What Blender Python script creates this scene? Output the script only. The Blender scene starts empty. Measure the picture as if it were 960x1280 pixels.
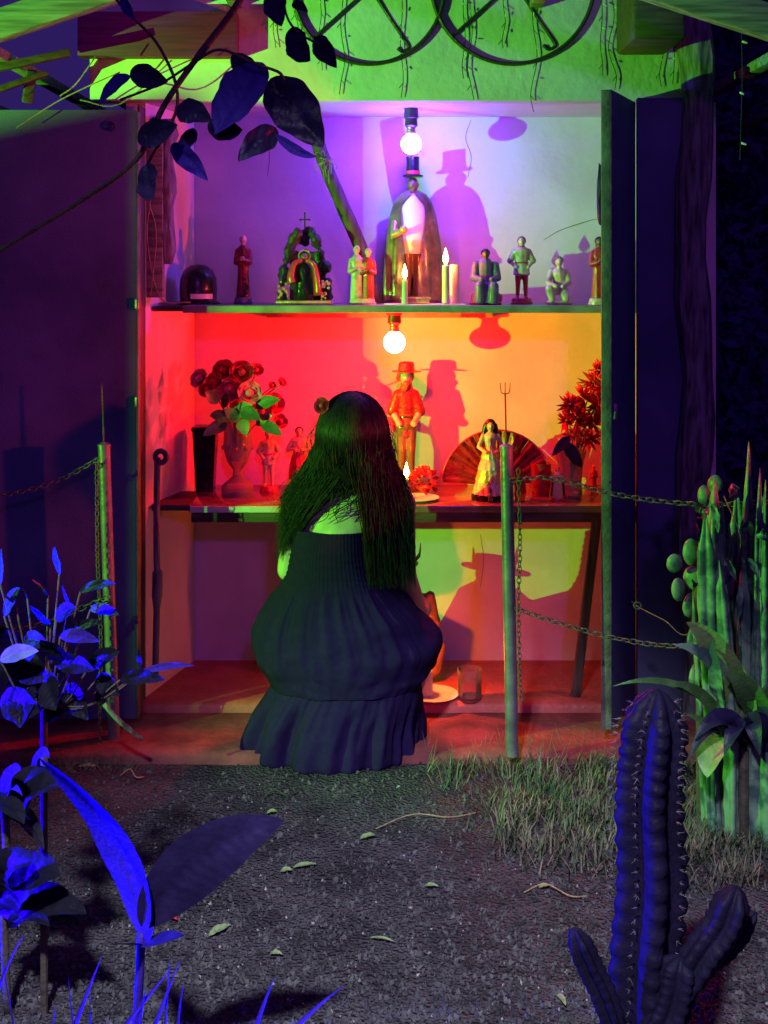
import bpy, bmesh, math, random
from mathutils import Vector as V, Matrix, Euler, noise
R = math.radians
PI = math.pi
random.seed(7)
C = bpy.context.scene.collection
SC = bpy.context.scene

# ------------------------------------------------------------------ camera
F, HZ, EYE = 1515.0, 340.0, 1.38           # focal length in photo pixels, horizon row, eye height in metres
cam_d = bpy.data.cameras.new('camera')
cam_d.sensor_fit = 'VERTICAL'; cam_d.sensor_height = 36.0
cam_d.lens = 36.0 * F / 1280.0
cam_d.shift_y = -(640.0 - HZ) / 1280.0
cam_d.clip_start = 0.05; cam_d.clip_end = 500
cam = bpy.data.objects.new('camera', cam_d); C.objects.link(cam)
cam.location = (0, 0, EYE); cam.rotation_euler = (R(90), 0, 0)
SC.camera = cam

# ------------------------------------------------------------------ night sky, lamps, exposure
w = bpy.data.worlds.new("World"); SC.world = w; w.use_nodes = True
bg = w.node_tree.nodes['Background']
bg.inputs[0].default_value = (0.22, 0.10, 1.0, 1); bg.inputs[1].default_value = 0.11
SC.view_settings.view_transform = 'Standard'; SC.view_settings.look = 'None'
SC.view_settings.exposure = 0.0; SC.view_settings.gamma = 1.0
SC.cycles.use_denoising = True
SC.cycles.max_bounces = 6
SC.cycles.sample_clamp_indirect = 4.0

def spot(name, loc, aim, col, power, cone, blend, radius):
    d = bpy.data.lights.new(name, 'SPOT'); o = bpy.data.objects.new(name, d); C.objects.link(o)
    o.location = loc; o.rotation_euler = (V(aim) - V(loc)).to_track_quat('-Z', 'Y').to_euler()
    d.color = col; d.energy = power; d.spot_size = R(cone); d.spot_blend = blend; d.shadow_soft_size = radius
    return o
spot('green_floodlight', (-3.0, 1.85, 1.12), (0.0, 3.58, 1.37), (0.16, 1.0, 0.03), 900, 52, 0.25, 0.005)
spot('red_floodlight', (2.3, 2.5, 1.2), (-2.3, 3.00, 1.60), (1.0, 0.05, 0.08), 260, 45, 0.03, 0.03)
spot('blue_floodlight', (-2.2, 2.3, 0.14), (-0.2, 2.02, 0.52), (0.012, 0.0, 1.0), 2000, 32, 0.15, 0.03)
spot('violet_fill_light', (0.6, -2.4, 3.0), (0.0, 3.2, 0.3), (0.46, 0.07, 1.0), 150, 55, 0.5, 0.15)  # added fill from the front, lifts the dark door, dress and leaves
spot('pale_ground_fill', (-0.6, -0.6, 3.4), (0.05, 2.2, 0.0), (0.72, 0.73, 0.92), 1600, 33, 0.9, 0.10)  # added fill from above, brightens the soil and evens its tint

# ------------------------------------------------------------------ helpers
def P(px, py, Y): return V(((px - 480) / F * Y, Y, EYE - (py - HZ) / F * Y))
def X(px, Y): return (px - 480) / F * Y
def Z(py, Y): return EYE - (py - HZ) / F * Y

def mat(name, c, rough=0.7, c2=None, scale=18, bump=0.25, bscale=70, metal=0.0, spec=0.5, emit=None, es=0,
        trans=0.0, sheen=0.0, sss=0.0, coat=0.0, detail=6, lo=0.35, hi=0.65, ior=1.45, rvar=0.15):
    m = bpy.data.materials.new(name); m.use_nodes = True
    nt = m.node_tree; n = nt.nodes; L = nt.links; b = n['Principled BSDF']
    tc = n.new('ShaderNodeTexCoord')
    if c2 is None: c2 = tuple(x * 0.72 for x in c)
    ns = n.new('ShaderNodeTexNoise'); ns.inputs['Scale'].default_value = scale; ns.inputs['Detail'].default_value = detail
    L.new(tc.outputs['Object'], ns.inputs['Vector'])
    rp = n.new('ShaderNodeValToRGB'); rp.color_ramp.elements[0].position = lo; rp.color_ramp.elements[1].position = hi
    rp.color_ramp.elements[0].color = (*c2, 1); rp.color_ramp.elements[1].color = (*c, 1)
    L.new(ns.outputs['Fac'], rp.inputs['Fac'])
    L.new(rp.outputs['Color'], b.inputs['Base Color'])
    b.inputs['Roughness'].default_value = rough; b.inputs['Metallic'].default_value = metal
    b.inputs['Specular IOR Level'].default_value = spec; b.inputs['IOR'].default_value = ior
    if rvar:
        mr = n.new('ShaderNodeMapRange'); mr.inputs['To Min'].default_value = max(0, rough - rvar); mr.inputs['To Max'].default_value = min(1, rough + rvar)
        L.new(ns.outputs['Fac'], mr.inputs['Value']); L.new(mr.outputs['Result'], b.inputs['Roughness'])
    if trans: b.inputs['Transmission Weight'].default_value = trans
    if sheen: b.inputs['Sheen Weight'].default_value = sheen
    if coat: b.inputs['Coat Weight'].default_value = coat; b.inputs['Coat Roughness'].default_value = 0.12
    if sss:
        b.inputs['Subsurface Weight'].default_value = sss; b.inputs['Subsurface Radius'].default_value = (0.02, 0.01, 0.005)
    if emit: b.inputs['Emission Color'].default_value = (*emit, 1); b.inputs['Emission Strength'].default_value = es
    if bump:
        n2 = n.new('ShaderNodeTexNoise'); n2.inputs['Scale'].default_value = bscale; n2.inputs['Detail'].default_value = 5
        L.new(tc.outputs['Object'], n2.inputs['Vector'])
        bp = n.new('ShaderNodeBump'); bp.inputs['Strength'].default_value = bump; bp.inputs['Distance'].default_value = 0.01
        L.new(n2.outputs['Fac'], bp.inputs['Height']); L.new(bp.outputs['Normal'], b.inputs['Normal'])
    return m

def woodmat(name, c, c2, axis='X', rough=0.65, sc=6, stretch=14, bump=0.35):
    m = mat(name, c, rough, c2, bump=0)
    nt = m.node_tree; n = nt.nodes; L = nt.links; b = n['Principled BSDF']
    tc = next(k for k in n if k.type == 'TEX_COORD'); ns = next(k for k in n if k.type == 'TEX_NOISE')
    mp = n.new('ShaderNodeMapping'); s = [stretch] * 3; s['XYZ'.index(axis)] = 1.0
    mp.inputs['Scale'].default_value = s; L.new(tc.outputs['Object'], mp.inputs['Vector']); L.new(mp.outputs['Vector'], ns.inputs['Vector'])
    ns.inputs['Scale'].default_value = sc
    bp = n.new('ShaderNodeBump'); bp.inputs['Strength'].default_value = bump; bp.inputs['Distance'].default_value = 0.006
    L.new(ns.outputs['Fac'], bp.inputs['Height']); L.new(bp.outputs['Normal'], b.inputs['Normal'])
    return m

def smooth(t): t = max(0, min(1, t)); return t * t * (3 - 2 * t)
def lerp(a, b, t): return a + (b - a) * t
def interp(tab, t):
    if t <= tab[0][0]: return tab[0][1]
    for (a, va), (b, vb) in zip(tab, tab[1:]):
        if t <= b: return lerp(va, vb, (t - a) / (b - a))
    return tab[-1][1]
def spline(pts, n):
    pts = [V(p) for p in pts]; out = []
    q = [pts[0] * 2 - pts[1]] + pts + [pts[-1] * 2 - pts[-2]]
    for i in range(len(pts) - 1):
        p0, p1, p2, p3 = q[i:i + 4]
        for k in range(n):
            t = k / n
            out.append(0.5 * ((2 * p1) + (p2 - p0) * t + (2 * p0 - 5 * p1 + 4 * p2 - p3) * t * t + (3 * p1 - p0 - 3 * p2 + p3) * t ** 3))
    out.append(pts[-1]); return out

def wloc(o):
    r = V((0, 0, 0))
    while o: r += o.location; o = o.parent
    return r

class MB:
    def __init__(s): s.v = []; s.f = []
    def add(s, vs, fs):
        k = len(s.v); s.v += [V(x) for x in vs]; s.f += [tuple(i + k for i in f) for f in fs]; return s
    def box(s, a, b, rot=None, bev=0.0):
        a, b = V(a), V(b); c = (a + b) / 2; h = (b - a) / 2
        if bev <= 0:
            vs = [V((x, y, z)) for x in (-h.x, h.x) for y in (-h.y, h.y) for z in (-h.z, h.z)]
            fs = [(0, 1, 3, 2), (4, 6, 7, 5), (0, 4, 5, 1), (2, 3, 7, 6), (0, 2, 6, 4), (1, 5, 7, 3)]
        else:
            bm = bmesh.new(); bmesh.ops.create_cube(bm, size=1)
            for v in bm.verts: v.co = V((v.co.x * 2 * h.x, v.co.y * 2 * h.y, v.co.z * 2 * h.z))
            bmesh.ops.bevel(bm, geom=bm.edges[:], offset=bev, segments=2, affect='EDGES', profile=0.5)
            bm.verts.index_update(); vs = [v.co.copy() for v in bm.verts]; fs = [tuple(v.index for v in f.verts) for f in bm.faces]; bm.free()
        if rot is not None: vs = [rot @ x for x in vs]
        return s.add([x + c for x in vs], fs)
    def beam(s, p0, p1, w, h, up=(0, 0, 1), bev=0.004, jit=0):
        p0, p1 = V(p0), V(p1); d = (p1 - p0); l = d.length; d.normalize()
        sd = d.cross(V(up)).normalized(); u = sd.cross(d)
        rot = Matrix((sd, d, u)).transposed()
        m = MB().box((-w / 2, -l / 2, -h / 2), (w / 2, l / 2, h / 2), bev=bev)
        return s.add([rot @ x + (p0 + p1) / 2 + (noise.noise_vector(x * 9) * jit if jit else V((0, 0, 0))) for x in m.v], m.f)
    def tube(s, pts, r, n=8, cap=True, shape=None):
        pts = [V(p) for p in pts]; N = len(pts)
        if not isinstance(r, (list, tuple)): r = [r] * N
        vs = []; fs = []; u = None
        for i, p in enumerate(pts):
            d = (pts[min(i + 1, N - 1)] - pts[max(i - 1, 0)])
            d = d.normalized() if d.length > 1e-9 else V((0, 0, 1))
            if u is None:
                a = V((0, 1, 0)) if abs(d.y) < 0.9 else V((1, 0, 0)); u = (a - d * a.dot(d)).normalized()
            else:
                u = (u - d * u.dot(d)); u = u.normalized() if u.length > 1e-6 else d.orthogonal().normalized()
            w_ = d.cross(u)
            for k in range(n):
                t = 2 * PI * k / n; rr = r[i] * (shape(t, i / max(1, N - 1)) if shape else 1)
                vs.append(p + (u * math.cos(t) + w_ * math.sin(t)) * rr)
        for i in range(N - 1):
            for k in range(n): fs.append((i * n + k, i * n + (k + 1) % n, (i + 1) * n + (k + 1) % n, (i + 1) * n + k))
        if cap: fs.append(tuple(range(n - 1, -1, -1))); fs.append(tuple((N - 1) * n + k for k in range(n)))
        return s.add(vs, fs)
    def lathe(s, prof, c, n=24, fold=None, sx=1, sy=1, cap=True):
        c = V(c); vs = []; fs = []
        for j, (r, z) in enumerate(prof):
            for k in range(n):
                t = 2 * PI * k / n; rr = r * (fold(t, z) if fold else 1)
                vs.append(c + V((rr * sx * math.cos(t), rr * sy * math.sin(t), z)))
        for j in range(len(prof) - 1):
            for k in range(n): fs.append((j * n + k, j * n + (k + 1) % n, (j + 1) * n + (k + 1) % n, (j + 1) * n + k))
        if cap:
            fs.append(tuple(range(n - 1, -1, -1))); fs.append(tuple((len(prof) - 1) * n + k for k in range(n)))
        return s.add(vs, fs)
    def ball(s, c, r, n=12, sc=(1, 1, 1), lump=0, seed=0):
        c = V(c); m = max(5, n * 2 // 3); vs = [V((0, 0, -1))]; fs = []
        for j in range(1, m):
            a = -PI / 2 + PI * j / m
            for k in range(n):
                t = 2 * PI * k / n; vs.append(V((math.cos(a) * math.cos(t), math.cos(a) * math.sin(t), math.sin(a))))
        vs.append(V((0, 0, 1)))
        for k in range(n): fs.append((0, 1 + (k + 1) % n, 1 + k))
        for j in range(m - 2):
            for k in range(n): fs.append((1 + j * n + k, 1 + j * n + (k + 1) % n, 1 + (j + 1) * n + (k + 1) % n, 1 + (j + 1) * n + k))
        l = len(vs) - 1
        for k in range(n): fs.append((l, 1 + (m - 2) * n + k, 1 + (m - 2) * n + (k + 1) % n))
        if lump: vs = [x * (1 + lump * noise.noise(x * 2.1 + V((seed, seed * 2, 0)))) for x in vs]
        return s.add([c + V((x.x * r * sc[0], x.y * r * sc[1], x.z * r * sc[2])) for x in vs], fs)
    def cap(s, p0, p1, r0, r1, n=10):
        p0, p1 = V(p0), V(p1); d = p1 - p0
        d = d.normalized() if d.length > 1e-6 else V((0, 0, 1))
        pts = []; rr = []
        for a in (80, 55, 25): pts.append(p0 - d * r0 * math.sin(R(a))); rr.append(r0 * math.cos(R(a)))
        pts += [p0, p1]; rr += [r0, r1]
        for a in (25, 55, 80): pts.append(p1 + d * r1 * math.sin(R(a))); rr.append(r1 * math.cos(R(a)))
        return s.tube(pts, rr, n)
    def torus(s, c, Rr, r, ax=(0, 1, 0), n=20, m=6, stretch=1.0, long=(0, 0, 1)):
        c = V(c); ax = V(ax).normalized(); u = V(long); u = (u - ax * u.dot(ax)).normalized(); w_ = ax.cross(u)
        vs = []; fs = []
        for i in range(n):
            t = 2 * PI * i / n; rad = u * math.cos(t) + w_ * math.sin(t); p = u * math.cos(t) * Rr * stretch + w_ * math.sin(t) * Rr
            for k in range(m):
                a = 2 * PI * k / m; vs.append(c + p + rad * r * math.cos(a) + ax * r * math.sin(a))
        for i in range(n):
            for k in range(m): fs.append((i * m + k, ((i + 1) % n) * m + k, ((i + 1) % n) * m + (k + 1) % m, i * m + (k + 1) % m))
        return s.add(vs, fs)
    def leaf(s, base, tip, wd, nrm=(0, -1, 0), bend=(0, 0, 0), fold=0.18, n=12, prof='leaf', wav=0.0, seed=0, mid=None, vein=0.0, nv=9, m=5):
        if vein: m = 11
        qs = [-1 + 2 * k / (m - 1) for k in range(m)]
        base, tip, nrm, bend = V(base), V(tip), V(nrm), V(bend)
        vs = []; fs = []
        cl = []
        for i in range(n + 1):
            t = i / n; p = base.lerp(tip, t) + bend * 4 * t * (1 - t)
            if mid is not None: p = base * (1 - t) ** 2 + V(mid) * 2 * t * (1 - t) + tip * t * t
            cl.append(p)
        for i in range(n + 1):
            t = i / n; d = (cl[min(i + 1, n)] - cl[max(i - 1, 0)]).normalized()
            sd = d.cross(nrm)
            sd = sd.normalized() if sd.length > 1e-5 else d.orthogonal().normalized()
            nn = sd.cross(d).normalized()
            if nn.dot(nrm) < 0: nn = -nn
            if prof == 'leaf': h = math.sin(PI * t ** 0.8) ** 0.75
            elif prof == 'blade': h = min(1, (t + .15) * 3) * (1 - t ** 3) ** 0.9
            elif prof == 'grass': h = (1 - t) ** 0.6
            else: h = math.sin(PI * (0.04 + 0.93 * t)) ** 0.55
            h = max(h, 0.02) * wd / 2
            for k, q in enumerate(qs):
                off = nn * (abs(q) * fold * h) + nn * (wav * h * math.sin(t * 13 + q * 4 + seed))
                if vein: off += nn * h * vein * (math.sin(2 * PI * (t * nv - abs(q) * 1.3)) * (1 - .4 * abs(q)) - 1.6 * math.exp(-(q / .1) ** 2))
                hh = h * (1 + wav * 0.5 * math.sin(t * 19 + seed * 3 + (q > 0)))
                vs.append(cl[i] + sd * q * hh + off)
        for i in range(n):
            for k in range(m - 1): fs.append((i * m + k, i * m + k + 1, (i + 1) * m + k + 1, (i + 1) * m + k))
        return s.add(vs, fs)
    def build(s, name, m, parent=None, loc=None, ang=40, kind=None, remesh=0, sm=2):
        o0 = wloc(parent) if parent else V(loc or (0, 0, 0))
        me = bpy.data.meshes.new(name); me.from_pydata([x - o0 for x in s.v], [], s.f)
        if remesh:
            t = bpy.data.objects.new('tmp', me); C.objects.link(t)
            a = t.modifiers.new('r', 'REMESH'); a.mode = 'VOXEL'; a.voxel_size = remesh
            if sm:
                b = t.modifiers.new('s', 'SMOOTH'); b.factor = 0.5; b.iterations = sm
            dg = bpy.context.evaluated_depsgraph_get()
            m2 = bpy.data.meshes.new_from_object(t.evaluated_get(dg)); bpy.data.objects.remove(t); bpy.data.meshes.remove(me)
            me = m2; me.name = name; ang = 180
        else:
            bm = bmesh.new(); bm.from_mesh(me); bmesh.ops.recalc_face_normals(bm, faces=bm.faces[:]); bm.to_mesh(me); bm.free()
        me.polygons.foreach_set('use_smooth', [True] * len(me.polygons))
        if ang < 180: me.set_sharp_from_angle(angle=R(ang))
        me.materials.clear(); me.materials.append(m)
        o = bpy.data.objects.new(name, me); C.objects.link(o)
        if parent: o.parent = parent
        else: o.location = o0
        if kind: o['kind'] = kind
        return o

def thing(name, label, cat, loc, group=None):
    o = bpy.data.objects.new(name, None); C.objects.link(o); o.location = loc; o.empty_display_size = 0.05
    return tag(o, label, cat, group)
def tag(o, label, cat, group=None):
    o['label'] = label; o['category'] = cat
    if group: o['group'] = group
    return o
def inst(src, parent, loc, rot=None, scale=None):
    o = src.copy(); C.objects.link(o); o.parent = parent; o.location = loc
    if rot is not None: o.rotation_euler = rot
    if scale is not None: o.scale = scale
    return o

# ------------------------------------------------------------------ materials
M = {}
M['plaster'] = mat('painted_plaster', (0.68, 0.54, 0.63), 0.8, (0.54, 0.41, 0.48), scale=4, bump=0.16, bscale=38)
M['lintel'] = mat('lintel_paint', (0.66, 0.66, 0.62), 0.8, (0.54, 0.53, 0.48), scale=5, bump=0.3, bscale=40)
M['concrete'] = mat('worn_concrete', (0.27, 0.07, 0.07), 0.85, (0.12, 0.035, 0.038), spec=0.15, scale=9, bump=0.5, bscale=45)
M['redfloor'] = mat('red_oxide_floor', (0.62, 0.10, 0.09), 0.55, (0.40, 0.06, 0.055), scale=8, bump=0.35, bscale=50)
M['door'] = mat('dark_door_paint', (0.12, 0.13, 0.27), 0.75, (0.065, 0.07, 0.16), spec=0.08, lo=0.3, hi=0.7, scale=4, bump=0.2, bscale=160)
M['dooredge'] = mat('bare_door_edge', (0.16, 0.15, 0.14), 0.7, (0.08, 0.07, 0.07), scale=14, bump=0.4)
M['beamwood'] = woodmat('shade_tinted_beam_wood', (0.17, 0.008, 0.16), (0.10, 0.005, 0.09), 'X')  # green cut from the colour, as if shaded from the green floodlight
M['darkwood'] = woodmat('dark_wood', (0.085, 0.058, 0.048), (0.035, 0.024, 0.022), 'X')
M['darkwood_z'] = woodmat('dark_upright_wood', (0.10, 0.07, 0.06), (0.035, 0.025, 0.022), 'Z')
M['greywood'] = woodmat('weathered_wood', (0.26, 0.25, 0.21), (0.10, 0.09, 0.08), 'X', rough=0.8)
M['bark'] = woodmat('post_bark', (0.22, 0.19, 0.22), (0.05, 0.04, 0.055), 'Z', rough=0.9, sc=9, stretch=8, bump=0.9)
M['shelf'] = mat('shelf_paint', (0.30, 0.30, 0.27), 0.5, (0.17, 0.16, 0.15), scale=12, bump=0.2)
M['shelflow'] = mat('varnished_shelf', (0.22, 0.15, 0.12), 0.25, (0.13, 0.08, 0.06), scale=8, bump=0.1, coat=0.5)
M['tile'] = mat('clay_tile', (0.07, 0.045, 0.04), 0.8, (0.03, 0.022, 0.02), scale=10, bump=0.5)
M['iron'] = mat('black_iron', (0.035, 0.033, 0.035), 0.45, (0.06, 0.04, 0.03), scale=30, bump=0.4, metal=0.3)
M['steel'] = mat('galvanised_pole', (0.26, 0.20, 0.27), 0.42, (0.14, 0.11, 0.15), scale=16, bump=0.12, metal=0.45)
M['chain'] = mat('dull_chain', (0.13, 0.12, 0.13), 0.55, (0.06, 0.05, 0.05), scale=60, bump=0.3, metal=0.5)
M['wire'] = mat('dark_wire', (0.02, 0.03, 0.02), 0.5, bump=0)
M['tinybulb'] = mat('clear_tiny_bulb', (0.75, 0.78, 0.75), 0.2, bump=0)
M['socket'] = mat('black_socket', (0.03, 0.03, 0.03), 0.4, bump=0.1)
M['brass'] = mat('screw_brass', (0.5, 0.4, 0.2), 0.35, metal=0.9, bump=0.2)
M['bulb_blue'] = mat('lit_blue_globe', (0.3, 0.4, 0.9), 0.3, bump=0, emit=(0.15, 0.03, 1.0), es=320)
M['bulb_red'] = mat('lit_red_globe', (0.9, 0.3, 0.2), 0.3, bump=0, emit=(1.0, 0.003, 0.004), es=860)
M['flame'] = mat('candle_flame', (1, 0.7, 0.3), 0.5, bump=0, emit=(1.0, 0.34, 0.06), es=90)
M['wax'] = mat('candle_wax', (0.82, 0.74, 0.58), 0.45, (0.75, 0.64, 0.46), scale=25, bump=0.15, sss=0.4)
M['wick'] = mat('burnt_wick', (0.02, 0.018, 0.015), 0.9, bump=0)
M['skin'] = mat('woman_skin', (0.58, 0.42, 0.33), 0.55, (0.52, 0.36, 0.28), scale=9, bump=0.06, bscale=200, sss=0.15)
M['dress'] = mat('dark_cotton', (0.020, 0.011, 0.058), 0.9, (0.016, 0.009, 0.048), scale=60, bump=0.2, bscale=300, spec=0.04)
M['hair'] = mat('dark_hair', (0.020, 0.009, 0.020), 0.5, (0.010, 0.005, 0.010), scale=40, bump=0, spec=0.22)
M['darkred'] = mat('dark_red_petal', (0.55, 0.025, 0.07), 0.55, (0.30, 0.010, 0.03), scale=60, bump=0.2)
M['rose'] = mat('pink_red_petal', (0.85, 0.30, 0.34), 0.5, (0.62, 0.14, 0.18), scale=60, bump=0.2, sss=0.2)
M['redpetal'] = mat('scarlet_petal', (0.65, 0.015, 0.06), 0.5, (0.42, 0.010, 0.04), scale=70, bump=0.2)
M['leaf'] = mat('green_leaf', (0.07, 0.15, 0.045), 0.42, (0.035, 0.085, 0.025), scale=24, bump=0.25, bscale=90, spec=0.5)
M['leafpale'] = mat('pale_green_leaf', (0.16, 0.24, 0.08), 0.45, (0.09, 0.15, 0.05), scale=24, bump=0.25, bscale=90)
M['leafdark'] = mat('dark_shaded_leaf', (0.017, 0.012, 0.050), 0.42, (0.010, 0.007, 0.030), spec=0.2, scale=18, bump=0.25, bscale=60)  # dark violet tone puts the shade of lamp-averted leaves into the colour
M['leafbluelit'] = mat('blue_lit_leaf', (0.030, 0.014, 0.20), 0.5, (0.022, 0.010, 0.15), spec=0.1, scale=30, bump=0.3, bscale=120)  # blue lamplight put into the leaf colour, green cut out
M['stem'] = mat('brown_stem', (0.07, 0.055, 0.04), 0.8, (0.035, 0.028, 0.02), scale=30, bump=0.5)
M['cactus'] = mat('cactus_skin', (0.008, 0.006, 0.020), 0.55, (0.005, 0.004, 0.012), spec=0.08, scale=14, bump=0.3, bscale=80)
M['spine'] = mat('cactus_spine', (0.09, 0.07, 0.07), 0.6, bump=0)
M['snake'] = mat('snake_plant_leaf', (0.13, 0.21, 0.15), 0.45, (0.035, 0.07, 0.07), scale=22, bump=0.15, lo=0.42, hi=0.58)
M['straw'] = mat('straw', (0.34, 0.26, 0.14), 0.9, (0.2, 0.14, 0.08), scale=50, bump=0.3)
M['glass'] = mat('clear_glass', (0.95, 0.95, 0.95), 0.03, (0.95, 0.95, 0.95), bump=0, trans=1.0, rvar=0)
M['crystal'] = mat('amber_crystal', (0.95, 0.80, 0.62), 0.06, (0.9, 0.7, 0.5), scale=40, bump=0.3, bscale=90, trans=0.85, rvar=0)
M['water'] = mat('water', (0.97, 0.98, 0.98), 0.0, (0.97, 0.98, 0.98), bump=0, trans=1.0, ior=1.33, rvar=0)
M['black'] = mat('black_gloss', (0.014, 0.013, 0.016), 0.25, (0.008, 0.008, 0.01), scale=20, bump=0.1)
M['white'] = mat('white_ceramic', (0.78, 0.77, 0.74), 0.3, (0.70, 0.68, 0.64), scale=20, bump=0.08)
M['fleshp'] = mat('painted_flesh', (0.62, 0.42, 0.32), 0.45, (0.5, 0.32, 0.24), scale=40, bump=0.3, coat=0.35, lo=0.3, hi=0.55)
M['brownp'] = mat('painted_brown', (0.16, 0.075, 0.045), 0.5, (0.09, 0.045, 0.03), scale=40, bump=0.35, coat=0.35, lo=0.3, hi=0.55)
M['purplep'] = mat('painted_violet', (0.16, 0.11, 0.24), 0.5, (0.08, 0.06, 0.14), scale=40, bump=0.35, coat=0.35, lo=0.3, hi=0.55)
M['goldp'] = mat('gold_paint', (0.72, 0.50, 0.18), 0.35, (0.45, 0.29, 0.10), scale=40, bump=0.35, coat=0.3, lo=0.3, hi=0.55, metal=0.5)
M['redp'] = mat('painted_red', (0.55, 0.03, 0.04), 0.4, (0.36, 0.02, 0.03), scale=40, bump=0.3, coat=0.35, lo=0.3, hi=0.55)
M['deepred'] = mat('painted_dark_red', (0.26, 0.015, 0.03), 0.4, (0.10, 0.008, 0.014), scale=50, bump=0.5, bscale=120, coat=0.35)
M['creamp'] = mat('painted_cream', (0.66, 0.42, 0.38), 0.45, (0.36, 0.20, 0.18), scale=55, bump=0.35, coat=0.35, lo=0.3, hi=0.55)
M['cape'] = mat('bronze_cape', (0.17, 0.13, 0.075), 0.24, (0.07, 0.055, 0.035), scale=22, bump=0.15, coat=0.6)
M['rock'] = mat('grotto_rock', (0.045, 0.04, 0.04), 0.4, (0.02, 0.018, 0.018), scale=30, bump=0.9, bscale=55)
M['fan'] = mat('red_fan_lacquer', (0.34, 0.02, 0.03), 0.3, (0.16, 0.01, 0.015), scale=40, bump=0.15)
M['paper'] = mat('paper', (0.72, 0.70, 0.62), 0.8, (0.6, 0.58, 0.5), scale=40, bump=0.1)
M['leafshade'] = mat('shaded_leaf', (0.008, 0.008, 0.016), 0.5, (0.005, 0.005, 0.010), spec=0.15, scale=20)  # copy for leaves outside the blue light, shade put into the colour
M['hedge'] = mat('hedge_leaf', (0.07, 0.05, 0.20), 0.6, (0.035, 0.025, 0.12), scale=6, bump=0, spec=0.1)
M['fallen'] = mat('fallen_leaf', (0.22, 0.34, 0.13), 0.6, (0.10, 0.16, 0.06), scale=60, bump=0.3)

def thin_glass(name, tint, refl=0.9, body=0.0):
    m = bpy.data.materials.new(name); m.use_nodes = True; nt = m.node_tree; n = nt.nodes; L = nt.links; n.remove(n['Principled BSDF'])
    tr = n.new('ShaderNodeBsdfTransparent'); tr.inputs[0].default_value = (*tint, 1)
    gl = n.new('ShaderNodeBsdfGlossy'); gl.inputs['Roughness'].default_value = 0.04
    fr = n.new('ShaderNodeFresnel'); fr.inputs[0].default_value = 1.5
    ns = n.new('ShaderNodeTexNoise'); ns.inputs['Scale'].default_value = 60; bp = n.new('ShaderNodeBump'); bp.inputs['Strength'].default_value = .15; bp.inputs['Distance'].default_value = .005
    L.new(ns.outputs['Fac'], bp.inputs['Height']); L.new(bp.outputs['Normal'], gl.inputs['Normal'])
    mx = n.new('ShaderNodeMixShader'); L.new(fr.outputs[0], mx.inputs[0]); L.new(tr.outputs[0], mx.inputs[1]); L.new(gl.outputs[0], mx.inputs[2])
    out = next(k for k in n if k.type == 'OUTPUT_MATERIAL')
    if body:
        df = n.new('ShaderNodeBsdfDiffuse'); df.inputs[0].default_value = (.8, .75, .7, 1); m2 = n.new('ShaderNodeMixShader'); m2.inputs[0].default_value = body
        L.new(mx.outputs[0], m2.inputs[1]); L.new(df.outputs[0], m2.inputs[2]); L.new(m2.outputs[0], out.inputs[0])
    else: L.new(mx.outputs[0], out.inputs[0])
    return m
M['glass'] = thin_glass('clear_glass', (.93, .94, .94), body=.05); M['water'] = thin_glass('water', (.95, .96, .97)); M['crystal'] = thin_glass('amber_crystal', (.75, .55, .42), body=.18)
# ------------------------------------------------------------------ ground
FY, WY = 3.75, 4.12                       # niche front plane and back wall
ZU, ZL = Z(382, FY), Z(632, FY)           # tops of the two shelves
ZC = Z(128, FY)                           # ceiling / lintel bottom
ZFL = 0.06
def soil_material():
    m = mat('dark_soil', (0.070, 0.064, 0.070), 0.95, (0.034, 0.031, 0.036), scale=7, bump=0, detail=10, spec=0.08)
    nt = m.node_tree; n = nt.nodes; L = nt.links; b = n['Principled BSDF']
    tc = next(k for k in n if k.type == 'TEX_COORD')
    a = n.new('ShaderNodeTexNoise'); a.inputs['Scale'].default_value = 55; a.inputs['Detail'].default_value = 8; L.new(tc.outputs['Object'], a.inputs['Vector'])
    v = n.new('ShaderNodeTexVoronoi'); v.inputs['Scale'].default_value = 110; L.new(tc.outputs['Object'], v.inputs['Vector'])
    mx = n.new('ShaderNodeMath'); mx.operation = 'ADD'; L.new(a.outputs['Fac'], mx.inputs[0]); L.new(v.outputs['Distance'], mx.inputs[1])
    bp = n.new('ShaderNodeBump'); bp.inputs['Strength'].default_value = 0.9; bp.inputs['Distance'].default_value = 0.012
    L.new(mx.outputs[0], bp.inputs['Height']); L.new(bp.outputs['Normal'], b.inputs['Normal'])
    return m
M['soil'] = soil_material()
def gh(x, y):
    if y > 3.38 or y < 0.5 or abs(x) > 3: return 0.0
    k = min(1, (3.38 - y) / 0.25)
    return k * (0.016 * noise.noise(V((x * 1.7, y * 1.7, 0))) + 0.006 * noise.noise(V((x * 7, y * 7, 3))) + 0.003 * noise.noise(V((x * 19, y * 19, 5))))
xs = [-60, -20, -8, -5] + [-3 + i * 0.04 for i in range(151)] + [5, 8, 20, 60]
ys = [-60, -20, -6, -2, 0] + [0.5 + i * 0.035 for i in range(84)] + [3.9, 5, 8, 20, 60]
g = MB(); nx = len(xs)
vs = [V((x, y, gh(x, y))) for y in ys for x in xs]
g.add(vs, [(j * nx + i, j * nx + i + 1, (j + 1) * nx + i + 1, (j + 1) * nx + i) for j in range(len(ys) - 1) for i in range(nx - 1)])
g.build('ground', M['soil'], kind='structure', ang=180)

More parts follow.
